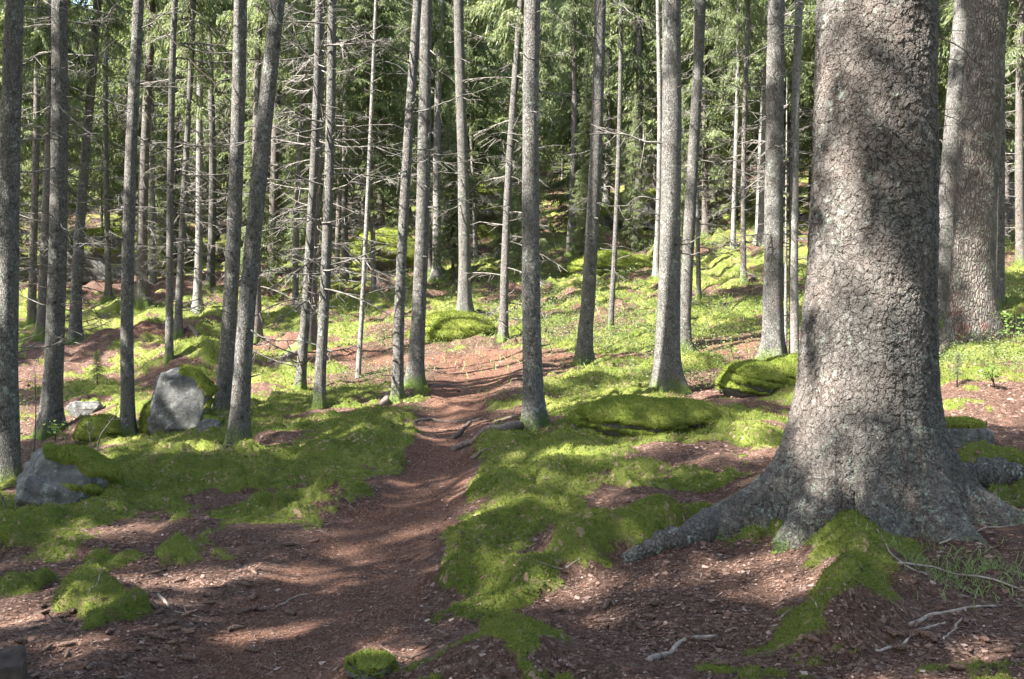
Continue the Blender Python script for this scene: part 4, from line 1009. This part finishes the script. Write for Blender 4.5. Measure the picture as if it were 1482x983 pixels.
# ------------------------------------------------------------------ ground cover (nobody could count it)
def scatter(n, rmin, rmax, half, g):
    r = np.exp(g.uniform(math.log(rmin), math.log(rmax), n)); a = np.radians(g.uniform(-half, half, n))
    return r * np.sin(a), r * np.cos(a), r
def normals(x, y, f=h, e=.02):
    zx = (f(x + e, y) - f(x - e, y)) / (2 * e); zy = (f(x, y + e) - f(x, y - e)) / (2 * e)
    Nn = np.stack([-zx, -zy, np.ones_like(x)], 1); return Nn / np.linalg.norm(Nn, axis=1)[:, None]
def build_moss():
    g = np.random.default_rng(1); x, y, r = scatter(620000, 3.2, 26, 34, g)
    m = mossmask(x, y); e = .6 * fbm(x * 8, y * 8, 4, 91, .75)
    k = (m + e > .52); x, y, r, m = x[k], y[k], r[k], m[k]
    Nn = normals(x, y, hm); z = h(x, y) + moss_lift(x, y, m)
    V, F = blades(np.stack([x, y, z], 1), Nn, .0085 + r * .0017, g, 1.0)
    v = np.clip(.5 + .5 * fbm(x * 5, y * 5, 2, 95) + g.uniform(-.3, .3, len(x)), 0, 1)
    me = mesh('moss', V, F, [M_mossb], False, None, {'v': np.repeat(v, 3)}); o = obj('moss', me)
    tag(o, 'bright green moss carpet spread over the forest floor', 'moss', None, 'stuff'); print('moss', len(x))
build_moss()
def build_flakes():
    g = np.random.default_rng(2); x, y, r = scatter(230000, 2.6, 22, 36, g)
    m = mossmask(x, y); pm = pathmask(x, y); dn = .5 + 1.3 * fbm(x * 1.6, y * 1.6, 4, 33, .65)
    k = (g.uniform(0, 1, len(x)) < np.clip(dn, .08, 1) * (1 - .90 * m) * (1 - .5 * pm)); x, y, r, m = x[k], y[k], r[k], m[k]; n = len(x)
    Nn = normals(x, y); z = h(x, y) + moss_lift(x, y, m) + .004
    a = g.uniform(0, 6.283, n); D = np.stack([np.cos(a), np.sin(a), g.normal(size=n) * .35], 1); D -= Nn * (D * Nn).sum(1)[:, None] * .8; D /= np.linalg.norm(D, axis=1)[:, None]
    S = np.cross(Nn + g.normal(size=(n, 3)) * .35, D); S /= np.linalg.norm(S, axis=1)[:, None]
    L = (.008 + .0014 * r) * (g.uniform(.45, 1.5, n) + 1.6 * (g.uniform(0, 1, n) < .06)); W = L * g.uniform(.35, .8, n)
    P = np.stack([x, y, z], 1); U = np.cross(D, S)
    cu = g.uniform(-.25, .35, n)[:, None] * L[:, None]
    q = lambda a_, b_, c_: P + D * (L * a_)[:, None] + S * (W * b_)[:, None] + np.abs(cu) * c_ * Nn
    V = np.stack([q(-.5, 0, .5), q(-.1, -.5, 0), q(.5, -.12, .6), q(.15, .5, .1)], 1).reshape(-1, 3)
    v = np.repeat(np.clip(g.beta(1.6, 2.9, n), 0, 1), 4)
    me = mesh('leaf_litter', V, np.arange(n * 4).reshape(-1, 4), [M_flake], False, None, {'v': v}); o = obj('leaf_litter', me)
    tag(o, 'brown bark flakes and dry leaves strewn on the floor', 'litter', None, 'stuff'); print('flakes', n)
build_flakes()
def build_needles():
    g = np.random.default_rng(3); x, y, r = scatter(150000, 2.6, 12, 36, g)
    m = mossmask(x, y); k = g.uniform(0, 1, len(x)) < (1 - .85 * m); x, y, r, m = x[k], y[k], r[k], m[k]; n = len(x)
    z = h(x, y) + moss_lift(x, y, m) + .003
    a = g.uniform(0, 6.283, n); D = np.stack([np.cos(a), np.sin(a), g.normal(size=n) * .22], 1)
    S = np.stack([-np.sin(a), np.cos(a), np.zeros(n)], 1); L = (.016 + .003 * r) * g.uniform(.6, 1.5, n); big = g.uniform(0, 1, n) < .02; L = np.where(big, L * 3.5, L); W = np.where(big, .0028, .0009) + .00022 * r
    P = np.stack([x, y, z], 1)
    V = np.stack([P - D * L[:, None] / 2 - S * W[:, None] / 2, P - D * L[:, None] / 2 + S * W[:, None] / 2, P + D * L[:, None] / 2 + np.array([0, 0, .002])], 1).reshape(-1, 3)
    v = np.repeat(np.clip(g.beta(1.3, 2.0, n), 0, 1), 3)
    me = mesh('needle_litter', V, np.arange(n * 3).reshape(-1, 3), [M_flake], False, None, {'v': v}); o = obj('needle_litter', me)
    tag(o, 'fallen spruce needles and fine twig bits on the floor', 'litter', None, 'stuff')
build_needles()
def build_bilberry():
    g = np.random.default_rng(4); x, y, r = scatter(26000, 12.5, 46, 33, g)
    ang = np.degrees(np.arctan2(x, y))
    dens = .5 * sstep(-.1, .35, fbm(x * .35, y * .35, 3, 140)) + .55 * np.exp(-((ang - 8) / 10) ** 2) * sstep(15, 18, r) + .35 * np.exp(-((ang + 9) / 5) ** 2) * sstep(17, 20, r)
    dens = dens + .4 * np.exp(-((ang - 26) / 5) ** 2) * sstep(12, 14, r)
    dens = dens * (1 - path2mask(x, y)) * (1 - pathmask(x, y)) * (1 - .75 * (ang < -12) * (r < 26)) * (.4 + .8 * sstep(-.2, .3, fbm(x * 1.2, y * 1.2, 2, 150)))
    hx, hy = at0(655, 482); dens = dens * (1 - np.exp(-(((x - hx) / 1.1) ** 2 + ((y - hy) / 1.8) ** 2)))
    k = g.uniform(0, 1, len(x)) < dens * .72; x, y, r = x[k], y[k], r[k]; n = len(x); K = 22
    z = h(x, y); hh = g.uniform(.08, .26, n)
    X = np.repeat(x, K) + g.normal(size=n * K) * .10; Y = np.repeat(y, K) + g.normal(size=n * K) * .10
    Zb = np.repeat(z, K) + np.repeat(hh, K) * g.uniform(.2, 1.1, n * K)
    D = g.normal(size=(n * K, 3)); D[:, 2] = np.abs(D[:, 2]) * .4; D /= np.linalg.norm(D, axis=1)[:, None]
    L = (.013 + .0009 * np.repeat(r, K)) * g.uniform(.6, 1.4, n * K)
    V, F = sprays(np.stack([X, Y, Zb], 1), D, L, L * .6, g)
    me = mesh('bilberry_undergrowth', V, F, [M_bilb], False, None, {'v': np.repeat(g.uniform(0, 1, n * K), 4)}); o = obj('bilberry_undergrowth', me)
    tag(o, 'light green bilberry undergrowth covering the sunny slope', 'undergrowth', None, 'stuff'); print('bilberry', n)
build_bilberry()
def build_grass():
    g = np.random.default_rng(5); c = at(1400, 835); n = 420
    x = c[0] + g.normal(size=n) * .22; y = c[1] + g.normal(size=n) * .2
    c2 = at(900, 470); x2 = c2[0] + g.normal(size=2500) * 2.5; y2 = c2[1] + g.normal(size=2500) * 2.2
    x = np.concatenate([x, x2]); y = np.concatenate([y, y2]); big = np.concatenate([np.ones(n), np.full(2500, 2.2)])
    D = np.stack([g.normal(size=len(x)) * .5, g.normal(size=len(x)) * .5, np.ones(len(x))], 1); D /= np.linalg.norm(D, axis=1)[:, None]
    S = np.cross(D, g.normal(size=D.shape)); S /= np.linalg.norm(S, axis=1)[:, None]
    L = g.uniform(.04, .11, len(x)) * big; W = .0022 * big * 1.3; P = np.stack([x, y, hm(x, y) - .004], 1)
    tip = P + D * L[:, None] + np.stack([g.normal(size=len(x)), g.normal(size=len(x)), -np.ones(len(x)) * .3], 1) * L[:, None] * .3
    V = np.stack([P - S * W[:, None], P + S * W[:, None], P + D * (L * .55)[:, None] + S * W[:, None] * .7, P + D * (L * .55)[:, None] - S * W[:, None] * .7], 1)
    V2 = np.stack([V[:, 3], V[:, 2], tip], 1)
    Va = np.concatenate([V.reshape(-1, 3), V2.reshape(-1, 3)]); F4 = np.arange(len(x) * 4).reshape(-1, 4); F3 = np.arange(len(x) * 3).reshape(-1, 3) + len(x) * 4
    me = mesh('grass', Va, [F4, F3], [M_grass], False, None, {'v': g.uniform(0, 1, len(Va))}); o = obj('grass', me)
    tag(o, 'thin pale grass beside the giant spruce and in the glade', 'grass', None, 'stuff')
build_grass()

# ------------------------------------------------------------------ saplings and small plants
def spruce_sapling(px, py, hh, label):
    x, y, z = at(px, py); t = thing('spruce_sapling', label, 'sapling', (x, y, z))
    mb = MB(); mb.tube([(0, 0, -.02), (0, 0, hh * .5), (.01, 0, hh)], [.008, .006, .002], 6); obj('stem', mb.build('stem', [M_dead_dark]), t)
    c = obj('foliage', TINY, t, (0, 0, hh * .38)); c.scale = (hh * .55, hh * .55, hh * .64)
spruce_sapling(141, 565, .62, 'tiny spruce sapling on moss behind the angular grey rock')
spruce_sapling(1385, 560, .35, 'tiny pale spruce sapling before the flaky pine')
spruce_sapling(478, 425, 1.1, 'young spruce sapling in the shade behind the thin twins')
def leafy(px, py, hh, label, seed, n=26):
    x, y, z = at(px, py); t = thing('leafy_sapling', label, 'plant', (x, y, z)); g = np.random.default_rng(seed)
    mb = MB(); P = []; D = []
    for k in range(3):
        u = np.linspace(0, 1, 6)[:, None]; d = np.array([g.normal() * .3, g.normal() * .3, 1.0]); Q = d * hh * u * g.uniform(.6, 1) + g.normal(size=3) * .05 * u ** 2; mb.tube(Q, np.linspace(.006, .002, 6), 4, False)
        for q in range(n):
            w = g.uniform(.35, 1); b = np.array([np.interp(w, u[:, 0], Q[:, c]) for c in range(3)]); a = g.uniform(0, 6.283); P.append(b + np.array([math.cos(a), math.sin(a), .1]) * g.uniform(.02, .18) * hh); D.append([math.cos(a), math.sin(a), g.uniform(-.4, .3)])
    obj('stem', mb.build('stem', [M_dead_dark]), t)
    P = np.array(P); D = np.array(D); D /= np.linalg.norm(D, axis=1)[:, None]; L = g.uniform(.035, .065, len(P)) * max(1, hh)
    V, F = sprays(P, D, L, L * .55, g); obj('foliage', mesh('foliage', V, F, [M_leaf], False, None, {'v': np.repeat(g.uniform(0, 1, len(P)), 4)}), t)
leafy(699, 420, 1.0, 'leafy sapling beside the stout lichen-grey trunk', 1)
leafy(785, 400, 1.3, 'bright leafy sapling behind the straight grey spruce', 2, 40)
leafy(975, 558, .28, 'little green plant at the foot of the thick spruce', 3, 14)
leafy(1465, 500, .45, 'fresh green leafy plant beside the flaky pine', 4)
leafy(1440, 560, .3, 'low leafy plant on moss in front of the pine', 8)
leafy(80, 640, .35, 'thin leafy sprout behind the half mossy boulder', 5, 16)
leafy(428, 555, .25, 'little sprout growing against the thin spruce', 6, 10)
leafy(1265, 430, .9, 'leafy bush far up the slope in sunlight', 9, 30)
leafy(1062, 520, .35, 'pale low sprout on the litter before the sunny slope', 10, 16)

# ------------------------------------------------------------------ sticks, roots and cones
def on_ground(pts, r0, r1, label, seed, name='fallen_stick', mat=None, cat='stick', lift=.4, wob=.01, k=7, depth=0.0, sub=0, parent=None):
    W = [at(a, b) for a, b in pts]; s = np.linspace(0, 1, len(W)); n = 30 if parent else 16; u = np.linspace(0, 1, n); g = np.random.default_rng(seed)
    X = np.interp(u, s, [w[0] for w in W]); Y = np.interp(u, s, [w[1] for w in W])
    j = np.cumsum(g.normal(size=(n, 2)) * wob, axis=0) * .5; X += j[:, 0]; Y += j[:, 1]
    rr = np.linspace(r0, r1, n); Z = hm(X, Y) + rr * lift - depth
    P = np.stack([X, Y, Z], 1); P[:, 2] = np.convolve(np.pad(P[:, 2], 1, mode='edge'), [.25, .5, .25], 'valid'); o0 = P[n // 2].copy(); mb = MB(); mb.tube(P - o0, rr * (1 + .12 * g.normal(size=n)), k)
    for q in range(sub):
        w = g.uniform(.2, .9); b = np.array([np.interp(w, u, (P - o0)[:, c]) for c in range(3)]); d = np.array([g.normal(), g.normal(), .35]); d /= np.linalg.norm(d); uu = np.linspace(0, 1, 4)[:, None]
        mb.tube(b + d * g.uniform(.04, .12) * uu, np.linspace(r1 * .9, r1 * .5, 4), 4, False)
    o = obj(name, mb.build(name, [mat or M_stick]), None, o0)
    if parent:
        bpy.context.view_layer.update(); o.parent = parent; o.matrix_parent_inverse = parent.matrix_world.inverted(); return o
    return tag(o, label, cat)
on_ground([(1120, 735), (1060, 752), (1005, 772), (955, 792), (905, 806)],   .15, .03, None, 50, 'root', M_bark_root, None, -.15, wob=.006, k=20, parent=giant_t)
on_ground([(1380, 700), (1430, 700), (1480, 690), (1530, 690)], .13, .06, None, 51, 'root', M_bark_root, None, .0, wob=.006, k=20, parent=giant_t)
on_ground([(228, 862), (245, 885), (262, 888), (290, 894)], .009, .004, 'crooked forked twig lying in dark litter by the path', 1, sub=3)
on_ground([(1300, 820), (1345, 824), (1400, 838), (1482, 862), (1530, 880)], .006, .004, 'long thin pale twig crossing the pale grass patch', 2, lift=3)
on_ground([(1310, 902), (1350, 890), (1400, 880), (1440, 878)], .010, .005, 'brown bent stick lying below the pale grass patch', 3)
on_ground([(1360, 790), (1400, 780), (1440, 768), (1482, 758)], .006, .003, 'straight grey twig beside the buttress root', 4, lift=2)
on_ground([(1270, 770), (1285, 800), (1330, 830), (1350, 835)], .005, .003, 'thin curved twig close to the foot of the giant spruce', 5, lift=2)
on_ground([(938, 958), (985, 935), (1040, 926)], .014, .008, 'thick bark-stripped stick in a sunlit litter patch', 6)
on_ground([(1120, 900), (1160, 880), (1200, 868)], .005, .003, 'fine twig in litter beside the moss covered front root', 7)
on_ground([(1395, 895), (1385, 930)], .006, .004, 'short upright-looking twig near the lower cones', 8)
on_ground([(400, 880), (430, 866), (450, 862)], .006, .003, 'short twig at the edge of the trodden path', 9)
on_ground([(130, 880), (145, 860), (160, 842)], .004, .003, 'slender twig lying on litter by the moss strip', 10)
on_ground([(840, 812), (800, 822), (760, 830)], .004, .003, 'thin twig on the long mossy root', 11)
on_ground([(560, 945), (640, 935), (700, 938)], .006, .004, 'dark straight twig across the lower litter', 12, mat=M_dead_dark)
on_ground([(875, 625), (888, 612), (900, 603)], .012, .008, 'short stick leaning at the low wide rock', 13)
on_ground([(1265, 940), (1300, 930), (1350, 905), (1360, 900)], .007, .004, 'dull brown stick in the corner litter under the spruce', 14)
on_ground([(655, 636), (668, 625), (682, 612), (700, 606)], .030, .022, 'dark knobbly root crossing the path diagonally', 20, 'tree_root', M_dead_dark, 'root', .3)
on_ground([(598, 612), (625, 607), (655, 612), (690, 606)], .025, .014, 'thin root running level across the path', 21, 'tree_root', M_root, 'root', .2)
on_ground([(655, 652), (672, 646), (690, 640), (720, 634), (748, 618)], .035, .05, 'thick root stepping from the path to the straight spruce', 22, 'tree_root', M_root, 'root', .35)
on_ground([(680, 664), (700, 658), (715, 654)], .02, .012, 'little root end poking out beside the path', 23, 'tree_root', M_root, 'root', .2)
on_ground([(622, 562), (650, 556), (680, 562)], .02, .012, 'root in the path near the pair of spruces', 24, 'tree_root', M_root, 'root', .2)
on_ground([(690, 632), (720, 610), (748, 603)], .014, .018, 'slender root climbing the bank to the straight spruce', 25, 'tree_root', M_root, 'root', .3)
on_ground([(548, 590), (558, 578), (572, 570)], .035, .06, 'pale root knuckle at the foot of the nearer paired spruce', 26, 'tree_root', M_root, 'root', .3)
on_ground([(400, 530), (415, 520), (432, 508), (445, 498)], .05, .11, 'bare brown root reaching down from the old trunk', 27, 'tree_root', M_root, 'root', .3)
on_ground([(270, 490), (285, 486), (262, 478)], .04, .08, 'dark root running out behind the big boulder', 28, 'tree_root', M_root, 'root', .3)
on_ground([(320, 655), (335, 650), (350, 640)], .03, .04, 'short root at the foot of the leaning flaky spruce', 29, 'tree_root', M_root, 'root', .3)
on_ground([(1340, 545), (1352, 525), (1368, 508), (1385, 490)], .05, .09, 'mossy root sloping down from the flaky pine', 30, 'tree_root', M_root, 'root', .3)
# bare saplings by the half mossy boulder
def bare_shoot(pts, dy, label, seed):
    x, y, z = at(*pts[0]); P = np.array([ray_at_y(a, b, y + dy * i) for i, (a, b) in enumerate(pts)]); P[0] = (x, y, z - .03)
    o0 = P[0].copy(); s = np.linspace(0, 1, len(P)); u = np.linspace(0, 1, 14); Q = np.stack([np.interp(u, s, P[:, c]) for c in range(3)], 1) - o0; g = np.random.default_rng(seed)
    mb = MB(); mb.tube(Q, np.linspace(.009, .004, 14), 6)
    for q in range(7):
        w = g.uniform(.4, 1); b = np.array([np.interp(w, u, Q[:, c]) for c in range(3)]); d = g.normal(size=3); d[2] = abs(d[2]); d /= np.linalg.norm(d); uu = np.linspace(0, 1, 4)[:, None]
        mb.tube(b + d * g.uniform(.05, .2) * uu, np.linspace(.003, .0015, 4), 4, False)
    tag(obj('bare_shoot', mb.build('bare_shoot', [M_dead]), None, o0), label, 'shoot')
bare_shoot([(137, 662), (145, 630), (160, 610), (172, 595)], .03, 'bare forked shoot rising beside the half mossy boulder', 1)
bare_shoot([(133, 655), (130, 630), (126, 612)], .0, 'short straight bare shoot near the little moss lump', 2)
bare_shoot([(49, 655), (52, 600), (51, 560), (50, 530)], .0, 'dark upright bare shoot between the two edge trunks', 3)
bare_shoot([(12, 742), (4, 722), (-4, 705)], .0, 'small bare shoot in front of the half mossy boulder', 4)

def cone_mesh(seed):
    g = np.random.default_rng(seed); n = 26; k = 14; s = np.linspace(0, 1, n); L = .085
    r = .0135 * np.sin(np.pi * (.06 + .9 * s) ** .85) ** .7; r[-1] = .002
    th = np.linspace(0, 6.283, k, endpoint=False); S, Tt = np.meshgrid(np.arange(n), th, indexing='ij')
    rr = r[:, None] * (1 + .28 * ((S + (np.round(Tt / 6.283 * k).astype(int) % 2) * 1.5) % 3 == 0)) 
    V = np.stack([np.repeat((s * L)[:, None], k, 1), np.cos(Tt) * rr, np.sin(Tt) * rr], -1).reshape(-1, 3); V[:, 0] -= L / 2
    i = np.arange(n - 1)[:, None] * k; j = np.arange(k)[None, :]; F = np.stack([i + j, i + (j + 1) % k, i + k + (j + 1) % k, i + k + j], -1).reshape(-1, 4)
    return mesh('spruce_cone', V, F, [M_cone], False)
CM = [cone_mesh(i) for i in range(3)]
g = np.random.default_rng(9)
for (px, py, lab, cx, cy, m_) in [(270, 870, 'brown spruce cone lying in the dark litter beside the path', 200, 75, 40), (1350, 925, 'spruce cone lying in the litter below the giant trunk', 150, 45, 18), (950, 900, 'spruce cone in the open litter in front of the moss ridge', 130, 60, 14), (60, 950, 'spruce cone in the shaded corner litter', 70, 40, 14)]:
    for i in range(m_):
        a, b = px + g.normal() * cx * .6, py + g.normal() * cy * .6
        if b > 1010 or b < 740: continue
        x, y, z = at(a, b)
        if float(mossmask(x, y)) > .6: continue
        o = obj('spruce_cone', CM[i % 3], None, (x, y, float(hm(x, y)) + .010)); o.rotation_euler = (g.uniform(0, 6.28), g.uniform(-.25, .25), g.uniform(0, 6.28)); s = g.uniform(.65, 1.1); o.scale = (s, s, s)
        tag(o, lab, 'cone', 'cones: ' + lab)
print('objects', len(COL.objects))
